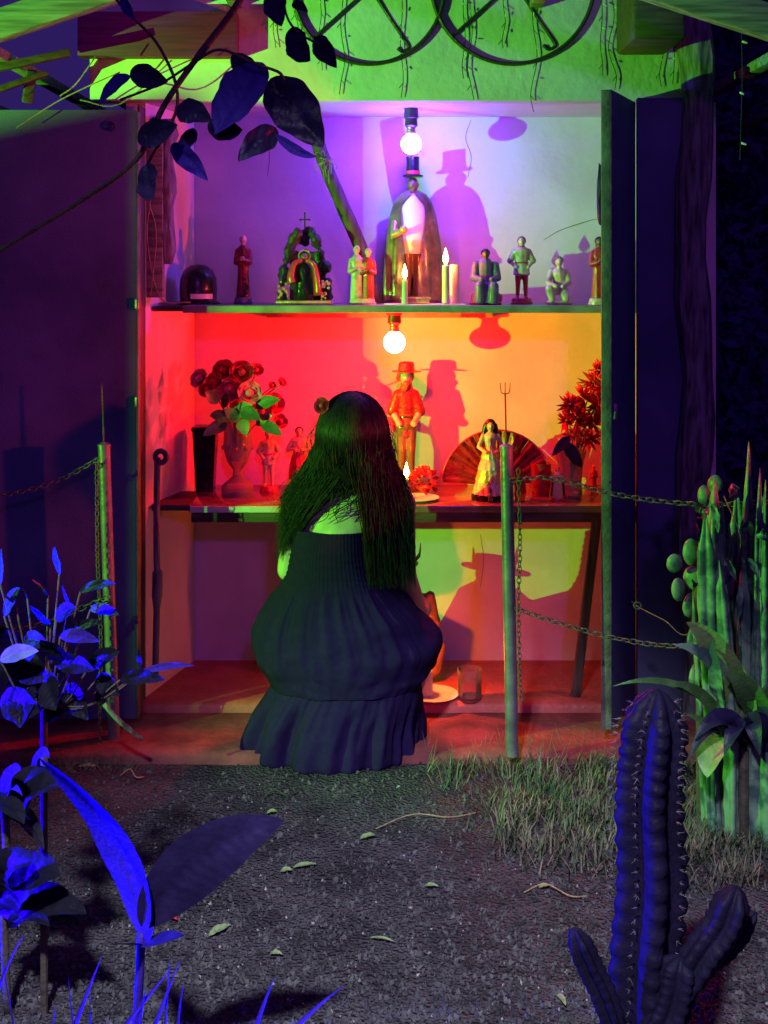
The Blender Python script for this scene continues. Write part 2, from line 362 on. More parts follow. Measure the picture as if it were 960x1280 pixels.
def slab(x0, x1, y0, y1, z0, z1, amp):
    b = MB(); nn = int((x1 - x0) / 0.05); top = []
    rows = [(0, z0), (0.0, z1 - 0.012), (0.012, z1)] + [(t, z1) for t in (0.06, 0.14, y1 - y0)]
    vs = []
    for j, (dy, z) in enumerate(rows):
        for i in range(nn + 1):
            x = x0 + (x1 - x0) * i / nn
            e = amp * (noise.noise(V((x * 5, j * .2, y0))) + 0.5 * noise.noise(V((x * 16, j, y0)))) if dy < 0.1 else 0
            vs.append(V((x, y0 + dy + e, z + (e * 0.25 if z == z1 else 0))))
    b.add(vs, [(j * (nn + 1) + i, j * (nn + 1) + i + 1, (j + 1) * (nn + 1) + i + 1, (j + 1) * (nn + 1) + i) for j in range(len(rows) - 1) for i in range(nn)])
    return b
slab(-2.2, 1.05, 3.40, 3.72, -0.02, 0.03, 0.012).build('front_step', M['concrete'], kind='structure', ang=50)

# ------------------------------------------------------------------ the shrine building
sh = thing('shrine', 'open fronted garden shrine with white niche, two shelves, dark doors and green lit lintel', 'shrine', (0, FY, 0))
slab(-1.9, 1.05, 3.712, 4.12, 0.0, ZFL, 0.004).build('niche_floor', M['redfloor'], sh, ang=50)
XL0, XL1, XR = X(181, FY), X(243, WY), 0.93
MB().box((XL1 - 0.02, WY, 0.0), (XR + 0.1, WY + 0.1, 2.4)).build('back_wall', M['plaster'], sh)
MB().add([(XL0, FY + .012, ZFL), (XL1, WY - .003, ZFL), (XL1 - .12, WY - .003, ZFL), (XL0 - .06, FY + .012, ZFL),
          (XL0, FY + .012, ZC), (XL1, WY - .003, ZC), (XL1 - .12, WY - .003, ZC), (XL0 - .06, FY + .012, ZC)],
         [(0, 1, 2, 3), (4, 7, 6, 5), (0, 4, 5, 1), (1, 5, 6, 2), (2, 6, 7, 3), (3, 7, 4, 0)]).build('side_wall', M['plaster'], sh)
MB().box((XR, FY + .012, ZFL), (XR + .1, WY - .003, ZC)).build('side_wall', M['plaster'], sh)
MB().box((XL0 - .1, FY + .033, ZC + .002), (XR + .1, WY - .003, ZC + .05)).build('ceiling', M['plaster'], sh)
MB().box((X(115, FY), FY - .03, ZC), (X(855, FY - .03), FY + .03, 2.42), bev=0.004).build('lintel', M['lintel'], sh)
for ci, pts in enumerate((((588, 150), (583, 172), (589, 196), (584, 222)), ((680, 300), (700, 288), (735, 276), (748, 274)), ((600, 668), (604, 700), (601, 735)), ((330, 160), (338, 190), (334, 220)))):
    q = spline([P(x_, y_, WY - .0006) + V((.003 * math.sin(x_ * 7 + i_), 0, 0)) for i_, (x_, y_) in enumerate(pts)], 6)
    MB().tube(q, [.0009 - .0004 * abs(2 * k_ / len(q) - 1) for k_ in range(len(q))], 4).build('crack', M['darkwood'], sh)
# shelves
up = MB().box((X(228, FY), FY, ZU - .023), (XR - .003, WY - .003, ZU), bev=0.003).build('shelf', M['shelf'], sh); up['label'] = 'upper shelf with grey painted edge'
MB().box((X(187, FY), FY + .05, ZU - .020), (X(228, FY) - .002, WY - .06, ZU - .003), bev=0.002).build('shelf_end_piece', M['darkwood'], sh)
lo = MB().box((X(236, FY), FY, ZL - .022), (XR - .003, WY - .003, ZL), bev=0.003).build('shelf', M['shelflow'], sh); lo['label'] = 'lower shelf with varnished top'
MB().box((X(238, FY), FY - .006, ZL - .0205), (X(357, FY), FY - .0015, ZL - .0015), bev=0.001).build('edge_strip', M['lintel'], sh)
MB().box((X(238, FY), FY + .014, ZL - .055), (XR - .003, FY + .036, ZL - .023), bev=0.002).build('shelf_apron', M['darkwood'], sh)
MB().box((X(187, FY), FY + .03, ZL - .022), (X(236, FY) - .002, WY - .1, ZL - .004), bev=0.002).build('shelf_end_piece', M['darkwood'], sh)
MB().box((X(320, FY), WY - .04, ZU - .05), (X(628, FY), WY - .004, ZU - .024), bev=0.002).build('shelf_batten', M['shelf'], sh)
MB().beam(P(746, 648, 3.77), P(718, 880, 3.77), 0.018, 0.03).build('brace', M['darkwood_z'], sh)
# torn timber jamb with vertical board
jb = MB()
jp = [P(207, 150 + 18 * i, 3.80) + V((0.004 * math.sin(i * 2.2), 0, 0)) for i in range(11)]
jb.tube(jp, [0.030 + 0.008 * math.sin(i * 1.7) for i in range(11)], 10, shape=lambda t, s: 1 + .22 * noise.noise(V((math.cos(t) * 2, math.sin(t) * 2, s * 9))))
jb.build('jamb_log', M['bark'], sh)
MB().box((X(183, 3.76), 3.764, Z(372, 3.76)), (X(203, 3.76), 3.80, Z(160, 3.76)), bev=0.002).build('jamb_board', M['greywood'], sh)
# left door leaf, folded flat against the front
dl = MB().box((-1.62, 3.605, 0.05), (X(170, 3.605), 3.645, Z(137, 3.605)), bev=0.003).build('door', M['door'], sh); dl['label'] = 'wide dark door leaf folded back'
MB().box((X(170, 3.605) + .0005, 3.607, 0.052), (X(170, 3.605) + .006, 3.643, Z(139, 3.605)), bev=0.001).build('door_edge', M['dooredge'], dl)
for py in (380, 502):
    MB().cap(V((X(170, 3.605) + .004, 3.60, Z(py, 3.605) - .012)), V((X(170, 3.605) + .004, 3.60, Z(py, 3.605) + .012)), .007, .007, 8).build('hinge', M['steel'], dl)
MB().torus(P(138, 158, 3.60), .012, .0025, (0, 1, 0)).build('ring', M['iron'], dl)
MB().box((X(173, 3.65) + .0, 3.652, 0.05), (X(181, 3.75), 3.745, Z(134, 3.7)), bev=0.003).build('door_post', M['darkwood_z'], sh)
# right door leaf, swung towards the viewer, and panel behind it
a0, a1 = V((X(758, 3.45), 3.45, 0)), V((X(788, 3.72), 3.715, 0))
zt, zb = Z(112, 3.45), Z(912, 3.45)
dr = MB().beam(V((a0.x, a0.y, (zt + zb) / 2)), V((a1.x, a1.y, (zt + zb) / 2)), 0.030, zt - zb, bev=0.002).build('door', M['door'], sh); dr['label'] = 'narrow dark door leaf swung outward'
MB().box((a0.x - .0155, a0.y - .0065, zb + .002), (a0.x + .0135, a0.y - .0005, zt - .002), rot=None, bev=0.001).build('door_edge', M['dooredge'], dr)
MB().box((-.006, -.008, -.016), (.006, .008, .016), bev=.002).add([], []).build('tmpk', M['steel']).name = 'tmpk'
bpy.data.objects.remove(bpy.data.objects['tmpk'])
kx = V((X(769, 3.46), 3.462, Z(514, 3.46)))
MB().box(kx - V((.006, .008, .022)), kx + V((.006, .006, .022)), bev=.002).tube([kx + V((0, -.008, 0)), kx + V((-.004, -.022, 0)), kx + V((-.006, -.022, -.02))], .003, 6).build('latch', M['steel'], dr)
hb = MB(); hp = P(751, 243, 3.56)
hb.ball(hp + V((-.002, 0, 0)), .03, 12, (0.35, .5, 3.0), lump=.2, seed=3); hb.build('door_pull', M['black'], dr, remesh=0)
pn = MB().box((X(797, 3.69), 3.69, 0.03), (X(862, 3.69), 3.715, Z(122, 3.69)), bev=0.002).build('door_panel', M['door'], sh)
# rough log post on the right
lp = [V((X(868, 3.67) + .012 * math.sin(i * .9) + (0.01 if i < 3 else 0), 3.67 + .008 * math.cos(i * 1.3), -0.02 + i * 0.12)) for i in range(20)]
MB().tube(lp, [0.048 + .006 * math.sin(i * 1.9) for i in range(20)], 20, shape=lambda t, s: 1 + .20 * noise.noise(V((math.cos(t) * 2.5, math.sin(t) * 2.5, s * 3))) + .06 * noise.noise(V((math.cos(t) * 8, math.sin(t) * 8, s * 9)))).build('log_post', M['bark'], sh)
# roof timbers and tiles
MB().box((X(97, 3.66), 3.655, Z(70, 3.66)), (X(296, 3.66), 3.717, Z(70, 3.66) + .135), bev=0.004).build('beam', M['beamwood'], sh)
MB().beam(P(794, 27, 3.45) + V((.07, -.0, .08)), P(794, 27, 3.45) + V((.07, .26, .08)), 0.15, 0.26, bev=0.012).build('beam', M['darkwood'], sh)
rf = bpy.data.objects.new('roof', None); C.objects.link(rf); rf.parent = sh; rf.empty_display_size = .1
YV = 3.1
for nm, p, q, w_, h_ in (('verge_board', P(-260, 118, YV), P(480, -128, YV), .05, .075), ('verge_board', P(480, -128, YV), P(1240, 118, YV), .05, .085)):
    MB().beam(p, q, w_, h_, bev=.004, jit=.004).build(nm, M['greywood'], rf)
def roofp(s, t, d=0):     # s along slope from ridge (0) to eave (1), t depth
    sgn = -1 if s < 0 else 1
    a = P(480, -128, YV); b = P(-260 if s < 0 else 1240, 118, YV)
    q = a.lerp(b, abs(s)); return V((q.x, YV + t, q.z + d))
for s in (-0.72, -0.86, -0.99, 0.72, 0.86, 0.99, -0.3, 0.3):
    MB().beam(roofp(s, .03, .02), roofp(s, 1.6, .02), .04, .03, bev=.003, jit=.003).build('batten', M['greywood'], rf)
tl = MB(); nseg = 6
for k in range(nseg + 1):
    pass
vs = []; fs = []
for j, (yy, rr) in enumerate(((0, .095), (.38, .075))):
    for k in range(nseg + 1):
        t = PI * k / nseg; vs.append((rr * math.cos(t), yy, rr * math.sin(t) * .6)); vs.append((rr * .86 * math.cos(t), yy, rr * .86 * math.sin(t) * .6))
n2 = (nseg + 1) * 2
for k in range(nseg):
    a = 2 * k
    fs += [(a, a + 2, n2 + a + 2, n2 + a), (a + 1, n2 + a + 1, n2 + a + 3, a + 3), (a, a + 1, a + 3, a + 2), (n2 + a, n2 + a + 2, n2 + a + 3, n2 + a + 1)]
tile0 = None
slope = math.atan2(246, 740)
for side in (-1, 1):
    for r_ in range(10):
        for c_ in range(8):
            s = (0.08 + r_ * 0.098) * side; t = -.05 + c_ * 0.2
            p = roofp(s, t, .05 + .012 * (r_ % 2)); rot = Euler((0, -slope * -side * 1.0, side * PI / 2 * -1))
            rot = (Matrix.Rotation(side * slope, 4, 'Y') @ Matrix.Rotation(side * PI / 2 * 1, 4, 'Z')).to_euler()
            if tile0 is None: tile0 = MB().add(vs, fs).build('roof_tile', M['tile'], rf); tile0.location = p - wloc(rf); tile0.rotation_euler = rot
            else: inst(tile0, rf, p - wloc(rf), Euler((rot.x, rot.y + random.uniform(-.03, .03), rot.z + random.uniform(-.04, .04))))
# broken eave slats and twigs at the left corner under the roof
for (p, q, w_) in ((P(-20, 88, 3.45), P(88, 66, 3.5), .022), (P(-20, 118, 3.5), P(60, 92, 3.55), .018), (P(34, 128, 3.6), P(40, 88, 3.56), .016)):
    MB().beam(p, q, .03, w_, bev=.003, jit=.004).build('eave_slat', M['darkwood'], rf)

# iron ornament on the lintel
io = thing('iron_ornament', 'black wrought iron hoops with hooked spokes mounted on the green lintel', 'ironwork', (0.2, FY - .045, 2.3))
IY = FY - 0.040
for (cx, cy, rr) in ((461, -14, 94), (641, -22, 102)):
    c = P(cx, cy, IY); r_ = rr / F * IY
    MB().torus(c, r_, .0065, (0, 1, 0), n=64, m=8).build('hoop', M['iron'], io)
    MB().tube([c + V((0.01, .004, 0.01)), c + V((-r_ * .74, .004, -r_ * .66))], .0055, 8).build('spoke', M['iron'], io)
    e = c + V((r_ * .47, .004, -r_ * .66))
    hk = [c + V((-.01, .008, .03)), c.lerp(e, .6) + V((.002, .008, 0)), e + V((.008, .006, -.012)), e + V((.012, .006, -.03)), e + V((-.006, .006, -.038)), e + V((-.02, .004, -.028))]
    MB().tube(spline(hk, 6), .0055, 8).build('hooked_spoke', M['iron'], io)
    for k in (-.5, .5): MB().tube([c + V((k * r_, .004, r_ * .8)), c + V((k * r_, .045, r_ * .8))], .005, 6).build('bracket', M['iron'], io)

# fairy lights on the lintel
fl = thing('fairy_lights', 'thin dark curtain of unlit fairy light wires hanging down the lintel', 'string lights', (0, FY - .035, 2.3))
SY = FY - .036
for (px, y1, sw) in ((343, 60, 3), (370, 45, 5), (428, 118, 6), (502, 122, 4), (580, 98, 4), (588, 125, 7), (668, 140, 8), (752, 95, 3), (765, 112, 10), (828, 108, -6), (842, 105, 2), (400, 88, 5), (630, 60, 4)):
    pts = [P(px + sw * math.sin(i * 1.3 + px) * (.3 + i / 8) * .5, -25 + (y1 + 25) * i / 8, SY - .002) for i in range(9)]
    st = MB().tube(spline(pts, 3), .0013, 5)
    for k in range(3):
        q = pts[3 + 2 * k]; st.tube([q, q + V((random.choice((-1, 1)) * .012, -.004, -.016))], .0011, 4)
    st = st.build('strand', M['wire'], fl)
    for k in range(3):
        q = pts[2 + 2 * k] + V((.003, -.004, 0))
        MB().cap(q, q + V((random.uniform(-.006, .012), 0, random.uniform(-.008, .004))), .0022, .0018, 6).build('lamp', M['tinybulb'], st)
hl = thing('hanging_light_wire', 'single fairy light wire with pale bulbs hanging in the dark right of the log post', 'string lights', P(929, 40, 3.3))
MB().tube([P(926, -10, 3.3), P(928, 90, 3.3), P(925, 200, 3.3)], .0011, 5).build('wire', M['wire'], hl)
for (px, py, dx) in ((929, 52, .010), (926, 116, .007), (928, 179, .009)):
    MB().cap(P(px, py, 3.3), P(px, py, 3.3) + V((dx, 0, -.003)), .0035, .003, 8).build('lamp', M['tinybulb'], hl)

# ------------------------------------------------------------------ light bulbs
def bulb(px, py, rpx, Y, top, mg, label, tilt=0):
    c = P(px, py, Y); r = rpx / F * Y; t = thing('light_bulb', label, 'light bulb', (c.x, Y, top))
    pr = []
    for a in range(-88, 50, 12): pr.append((r * math.cos(R(a)), r * math.sin(R(a))))
    pr += [(r * .52, r * .88), (r * .40, r * 1.0)]
    MB().lathe(pr, c, 24).build('globe', mg, t, ang=180)
    MB().lathe([(r * .44, r * .97), (r * .46, r * 1.1), (r * .40, r * 1.2), (r * .43, r * 1.3), (r * .38, r * 1.42), (r * .42, r * 1.54), (r * .38, r * 1.7)], c, 18).build('screw_cap', M['brass'], t)
    h = top - c.z
    MB().lathe([(r * .46, r * 1.6), (r * .62, r * 1.75), (r * .58, r * 2.4), (r * .72, r * 2.5), (r * .66, h - .001)] if h > r * 2.6 else [(r * .46, r * 1.6), (r * .6, r * 1.7), (r * .62, h - .001)], c, 18).build('socket', M['socket'], t)
bulb(514, 180, 13, 3.90, ZC + .002, M['bulb_blue'], 'lit blue globe bulb hanging from the niche ceiling above the top hat statue')
bulb(493, 428, 14, 3.90, ZU - .023, M['bulb_red'], 'lit red globe bulb hanging under the upper shelf')

# ------------------------------------------------------------------ candles
flames = {}
def candle(px, Y, zb, hpx, wpx, label, fl_h=.030, power=1.5):
    s = F / Y; h = hpx / s; r = wpx / 2 / s; b = V((X(px, Y), Y, zb))
    t = thing('candle', label, 'candle', b)
    pr = [(r * 1.02, 0), (r, h * .3), (r * .98, h * .8), (r * .92, h - .002), (r * .7, h), (r * .2, h - .002)]
    MB().lathe(pr, b, 16, fold=lambda a, z: 1 + .05 * noise.noise(V((math.cos(a) * 2, math.sin(a) * 2, z * 40 + px)))).build('wax', M['wax'], t, ang=60)
    MB().tube([b + V((0, 0, h - .003)), b + V((0.0005, 0, h + .007))], .0008, 5).build('wick', M['wick'], t)
    fp = [(.0008, -.002), (.0045, .004), (.0062, .009), (.0052, .016), (.0027, .024), (.0003, .033)]
    k = fl_h / .031
    MB().lathe([(a * k, z * k) for a, z in fp], b + V((0, 0, h + .004)), 12).build('flame', M['flame'], t, ang=180)
    d = bpy.data.lights.new('flame_light', 'POINT'); lo_ = bpy.data.objects.new('flame_light', d); C.objects.link(lo_)
    lo_.location = b + V((0, 0, h + .004 + fl_h + .006)) - t.location; lo_.parent = t; d.color = (1.0, 0.11, 0.015); d.energy = power; d.shadow_soft_size = .005
    return t
candle(506, 3.79, ZU, 32, 7, 'short thin candle burning in front of the caped statue', .042)
candle(557, 3.82, ZU, 50, 9, 'tall thin candle burning right of the caped statue', .046)
def stub(px, Y, zb, hpx, wpx, label):
    s = F / Y; b = V((X(px, Y), Y, zb)); o = thing('candle', label, 'candle', b)
    MB().lathe([(wpx / 2 / s, 0), (wpx / 2 / s, hpx / s - .004), (wpx / 2.4 / s, hpx / s)], b, 18).build('wax', M['wax'], o, ang=50)
    MB().tube([b + V((0, 0, hpx / s - .001)), b + V((.002, 0, hpx / s + .006))], .001, 5).build('wick', M['wick'], o)
stub(568, 3.86, ZU, 50, 12, 'unlit cream pillar candle standing behind the tall thin burning one')
candle(508, 3.83, ZL + .004, 26, 8, 'small candle burning on the lower shelf beside the long haired woman', .045)
candle(533, 3.765, ZFL + .008, 32, 16, 'thick white candle burning on the floor plate by the woman\'s knee', .040, 4.5)

def plate(px, Y, zb, rpx, mt, label, nm='plate', cat='plate'):
    r = rpx / F * Y
    o = MB().lathe([(r * .55, 0), (r * .6, .003), (r, .008), (r * 1.0, .010), (r * .6, .006), (r * .05, .005)], V((X(px, Y), Y, zb)), 32).build(nm, mt, loc=(X(px, Y), Y, zb), ang=60)
    tag(o, label, cat)
plate(541, 3.77, ZFL + .0005, 32, M['white'], 'white plate on the niche floor holding the thick candle')
plate(522, 3.84, ZL + .0005, 27, M['white'], 'pale saucer under the small candle on the lower shelf')
# paper and little box on the upper shelf
o = MB().box((X(480, 3.79), 3.765, ZU + .0005), (X(582, 3.79), 3.90, ZU + .0035), bev=.001).build('paper_mat', M['paper'], loc=(X(530, 3.79), 3.83, ZU)); tag(o, 'pale paper mat lying under the candles on the upper shelf', 'paper')
bx = thing('gold_box', 'small gilt box lying before the caped statue', 'box', (X(518, 3.80), 3.80, ZU + .004))
MB().box((X(502, 3.80), 3.803, ZU + .004), (X(537, 3.80), 3.845, ZU + .018), bev=.002).build('body', M['goldp'], bx)
MB().box((X(500, 3.80), 3.801, ZU + .0182), (X(539, 3.80), 3.847, ZU + .025), bev=.002).build('lid', M['goldp'], bx)

# ------------------------------------------------------------------ statuettes
def head(b, c, r, hair=None):
    b.ball(c, r, 12, (.85, .95, 1.1)).ball(c + V((0, -r * .9, -.05 * r)), r * .2, 8, (.7, 1, 1.2)).ball(c + V((0, -.35 * r, -.75 * r)), r * .45, 8)
    for s in (-1, 1): b.ball(c + V((s * r * .84, .05 * r, 0)), r * .22, 8, (.5, .8, 1.2))
    b.cap(c - V((0, -.1 * r, .6 * r)), c - V((0, -.1 * r, 1.7 * r)), r * .45, r * .55)
def plinth(px, Y, zb, w, d, h, m, t):
    b = V((X(px, Y), Y, zb))
    MB().lathe([(1, 0), (1.0, h * .35), (.93, h * .42), (.9, h * .8), (.82, h)], b, 20, sx=w / 2, sy=d / 2).build('plinth', m, t, ang=35)
def robe_fold(n, amp, ph=0):
    return lambda a, z: 1 + amp * math.sin(n * a + ph + 18 * z)

def robed(px, Y, zb, hpx, label, robe, skin, base, hair, wid=1.0, cloak=None, arms='pray', bald=False):
    s = F / Y; h = hpx / s; t = thing('statuette', label, 'statuette', (X(px, Y), Y, zb)); b = V((X(px, Y), Y, zb))
    bh = h * .1; plinth(px, Y, zb, h * .36 * wid, h * .26, bh, base, t)
    g = MB(); u = h - bh; o = b + V((0, 0, bh))
    g.lathe([(u * .145 * wid, -.001), (u * .135 * wid, u * .15), (u * .115 * wid, u * .4), (u * .12 * wid, u * .55), (u * .135 * wid, u * .7), (u * .11 * wid, u * .78), (u * .05, u * .83)], o, 32, fold=robe_fold(9, .07), sy=.72)
    for sd in (-1, 1):
        g.cap(o + V((sd * u * .12 * wid, 0, u * .74)), o + V((sd * u * .15 * wid, -u * .03, u * .55)), u * .042, u * .045)
        g.cap(o + V((sd * u * .15 * wid, -u * .03, u * .55)), o + V((sd * u * (.03 if arms == 'pray' else .10), -u * .11, u * (.58 if arms == 'pray' else .46))), u * .043, u * .036)
    g.build('robe', robe, t, remesh=u * .016)
    hd = MB(); head(hd, o + V((0, -u * .01, u * .91)), u * .068)
    hd.build('head', skin, t, remesh=u * .012)
    hn = MB()
    for sd in (-1, 1): hn.cap(o + V((sd * u * (.025 if arms == 'pray' else .10), -u * .12, u * (.58 if arms == 'pray' else .45))), o + V((sd * u * (.012 if arms == 'pray' else .09), -u * .14, u * (.63 if arms == 'pray' else .41))), u * .024, u * .018)
    hn.build('hands', skin, t, remesh=u * .012)
    if not bald:
        hh = MB().ball(o + V((0, u * .012, u * .925)), u * .075, 12, (.98, .95, 1.0)).cap(o + V((0, u * .04, u * .92)), o + V((0, u * .05, u * .78)), u * .055, u * .05)
        # keep the face free
        hh.v = [V((v.x, max(v.y, o.y - u * .035 + (0 if v.z < o.z + u * .95 else -.02 * u)), v.z)) for v in hh.v]
        hh.build('hair', hair, t, ang=180)
    if cloak:
        cl = MB(); vs = []; fs = []; n = 25; rows = 8
        for j in range(rows):
            tt = j / (rows - 1)
            for k in range(n):
                a = R(-20) + R(220) * k / (n - 1); r_ = u * lerp(.13, .21, tt) * wid * (1 + .06 * math.sin(a * 9))
                vs.append(o + V((math.cos(a) * r_, math.sin(a) * r_ * .75, u * (.80 - .78 * tt))))
        fs = [(j * n + k, j * n + k + 1, (j + 1) * n + k + 1, (j + 1) * n + k) for j in range(rows - 1) for k in range(n - 1)]
        cl.add(vs, fs).build('cloak', cloak, t, ang=180)
    return t, o, u

robed(304, 3.90, ZU, 88, 'slim brown robed saint statuette with pale head beside the black hat', M['deepred'], M['creamp'], M['purplep'], M['brownp'], .75, bald=True)
# pair of little saints on one base
t = thing('statuette', 'pair of small bright robed saints sharing one base, under the wooden staff', 'statuette', (X(453, 3.85), 3.85, ZU))
plinth(453, 3.85, ZU, .088, .05, .02, M['creamp'], t)
for dx, m_, s_ in ((-.018, M['creamp'], 1.0), (.018, M['redp'], .95)):
    o = V((X(453, 3.85) + dx, 3.85, ZU + .019)); u = .172 * s_
    g = MB().lathe([(u * .125, 0), (u * .11, u * .3), (u * .10, u * .5), (u * .125, u * .7), (u * .05, u * .82)], o, 28, fold=robe_fold(7, .08), sy=.75)
    for sd in (-1, 1): g.cap(o + V((sd * u * .11, 0, u * .72)), o + V((sd * u * .13, -.01, u * .5)), u * .04, u * .04).cap(o + V((sd * u * .13, -.01, u * .5)), o + V((sd * .006, -.022, u * .55)), u * .04, u * .03)
    g.build('robe', m_, t, remesh=.0028); hd = MB(); head(hd, o + V((0, -.002, u * .91)), u * .075); hd.build('head', M['fleshp'], t, remesh=.002)
# standing figure in red and cream
def limbed(px, Y, zb, hpx, label, top, legs, skin, base, hair, hat=None, arm='hip', skirt=None, beard=False, wid=1.0):
    s = F / Y; h = hpx / s; t = thing('statuette', label, 'statuette', (X(px, Y), Y, zb)); b = V((X(px, Y), Y, zb))
    bh = h * .09; plinth(px, Y, zb, h * .32 * wid, h * .25, bh, base, t); o = b + V((0, 0, bh - .001)); u = (h - bh) * (1 if not hat else .97)
    g = MB()
    for sd in (-1, 1):
        g.cap(o + V((sd * u * .055 * wid, 0, u * .46)), o + V((sd * u * .06 * wid, -u * .02, u * .25)), u * .06, u * .045)
        g.cap(o + V((sd * u * .06 * wid, -u * .02, u * .25)), o + V((sd * u * .065 * wid, 0, u * .03)), u * .043, u * .03)
        g.cap(o + V((sd * u * .065 * wid, 0, u * .02)), o + V((sd * u * .08 * wid, -u * .07, u * .015)), u * .028, u * .022)
    g.ball(o + V((0, 0, u * .49)), u * .1, 12, (1.05 * wid, .8, .8)); g.build('legs', legs, t, remesh=u * .015)
    g = MB().lathe([(u * .135 * wid, u * .37), (u * .125 * wid, u * .45), (u * .095 * wid, u * .57), (u * .12 * wid, u * .70), (u * .135 * wid, u * .755), (u * .10 * wid, u * .80), (u * .045, u * .835)], o, 32, fold=robe_fold(8, .05), sy=.72)
    el = {}
    for sd in (-1, 1):
        e = o + V((sd * u * .185 * wid, u * .01, u * .60)); g.cap(o + V((sd * u * .115 * wid, 0, u * .755)), e, u * .046, u * .052)
    g.build('tunic', top, t, remesh=u * .014)
    MB().torus(o + V((0, 0, u * .57)), u * .105 * wid, u * .012, (0, 0, 1), n=24, stretch=.78, long=(0, 1, 0)).build('sash', base, t)
    MB().lathe([(u * .062, u * .80), (u * .058, u * .825), (u * .05, u * .84)], o, 20, sy=.85).build('collar', base, t)
    for sd in (-1, 1):
        g = MB()
        e = o + V((sd * u * .185 * wid, u * .01, u * .60)); hnd = o + V((sd * u * .10 * wid, -u * .07, u * .50)) if arm == 'hip' else o + V((sd * u * .05, -u * .15, u * .62))
        g.cap(e, hnd, u * .035, u * .026).ball(hnd, u * .036, 8)
        g.build('forearm', skin, t, remesh=u * .013)
    hd = MB(); hc = o + V((0, -u * .005, u * .905)); head(hd, hc, u * .068); hd.build('head', skin, t, remesh=u * .012)
    hh = MB().ball(hc + V((0, u * .014, u * .016)), u * .074, 12, (.98, .95, 1.0)).cap(hc + V((0, u * .04, 0)), hc + V((0, u * .05, -u * .15)), u * .055, u * .05)
    hh.v = [V((v.x, max(v.y, o.y - u * .03), v.z)) for v in hh.v]; hh.build('hair', hair, t, ang=180)
    if skirt: MB().lathe([(u * .09, u * .56), (u * .13, u * .46), (u * .16, u * .3), (u * .18, u * .10)], o, 32, fold=robe_fold(10, .07), sy=.8, cap=False).build('skirt', skirt, t, ang=180)
    if hat: MB().cap(hc + V((0, -u * .045, -u * .055)), hc + V((0, -u * .05, -u * .10)), u * .035, u * .016).build('beard', hair, t)
    if hat:
        MB().lathe([(u * .13, u * .955), (u * .132, u * .962), (u * .075, u * .97), (u * .07, u * 1.03), (u * .055, u * 1.045), (.0005, u * 1.05)], o, 24, sy=.9).build('hat', hat, t, ang=50)
    return t, o, u
limbed(652, 3.90, ZU, 86, 'standing statuette in cream shirt and red trousers on the upper shelf', M['creamp'], M['redp'], M['fleshp'], M['redp'], M['brownp'], arm='hip')
# seated violet figure
t = thing('statuette', 'seated dark violet robed statuette on a rounded red seat', 'statuette', (X(607, 3.86), 3.86, ZU)); o = V((X(607, 3.86), 3.86, ZU)); u = .176
MB().ball(o + V((.004, .008, .020)), .044, 16, (1.15, .8, .75), lump=.15).box(o + V((-.05, -.03, 0)), o + V((.05, .035, .008)), bev=.002).build('seat', M['redp'], t, remesh=.003)
g = MB().cap(o + V((0, .01, .055)), o + V((0, .006, .125)), .034, .026)
for sd in (-1, 1): g.cap(o + V((sd * .016, 0, .055)), o + V((sd * .022, -.042, .058)), .021, .017).cap(o + V((sd * .022, -.042, .058)), o + V((sd * .02, -.04, .012)), .017, .018).cap(o + V((sd * .03, .004, .125)), o + V((sd * .038, -.008, .085)), .014, .012).cap(o + V((sd * .038, -.008, .085)), o + V((sd * .016, -.042, .08)), .012, .009)
g.lathe([(.040, .006), (.036, .03), (.030, .055), (.022, .07)], o + V((0, -.018, 0)), 26, fold=robe_fold(9, .08), sy=.85)
g.build('robe', M['purplep'], t, remesh=.0022); hd = MB(); head(hd, o + V((0, -.002, .160)), .0145); hd.build('head', M['brownp'], t, remesh=.002)
MB().ball(o + V((0, .002, .165)), .0155, 10, (1, 1, .9)).build('hair', M['black'], t)
# kneeling cream figure
t = thing('statuette', 'small kneeling cream statuette leaning forward near the right door', 'statuette', (X(697, 3.88), 3.88, ZU)); o = V((X(697, 3.88), 3.88, ZU))
MB().box(o + V((-.035, -.03, 0)), o + V((.042, .03, .012)), bev=.003).build('plinth', M['creamp'], t)
g = MB().cap(o + V((.008, 0, .05)), o + V((.004, -.004, .098)), .021, .023)
for sd in (-1, 1):
    g.cap(o + V((sd * .012 + .006, 0, .045)), o + V((sd * .026 - .004, -.032, .05 if sd < 0 else .022)), .017, .014).cap(o + V((sd * .026 - .004, -.032, .05 if sd < 0 else .022)), o + V((sd * .022, .0 if sd > 0 else -.028, .018)), .014, .011)
    g.cap(o + V((sd * .024 + .004, -.002, .104)), o + V((sd * .034, -.02, .07)), .0105, .009).cap(o + V((sd * .034, -.02, .07)), o + V((sd * .01, -.04, .058)), .009, .007)
head(g, o + V((.003, -.012, .136)), .0145); g.build('figure', M['creamp'], t, remesh=.0022)
MB().ball(o + V((.003, -.007, .141)), .0155, 10, (1, 1, .9)).cap(o + V((.003, .003, .14)), o + V((.004, .008, .11)), .011, .008).build('hair', M['brownp'], t)
robed(749, 3.80, ZU, 86, 'dark statuette half hidden behind the narrow right door', M['redp'], M['brownp'], M['creamp'], M['black'], .9)

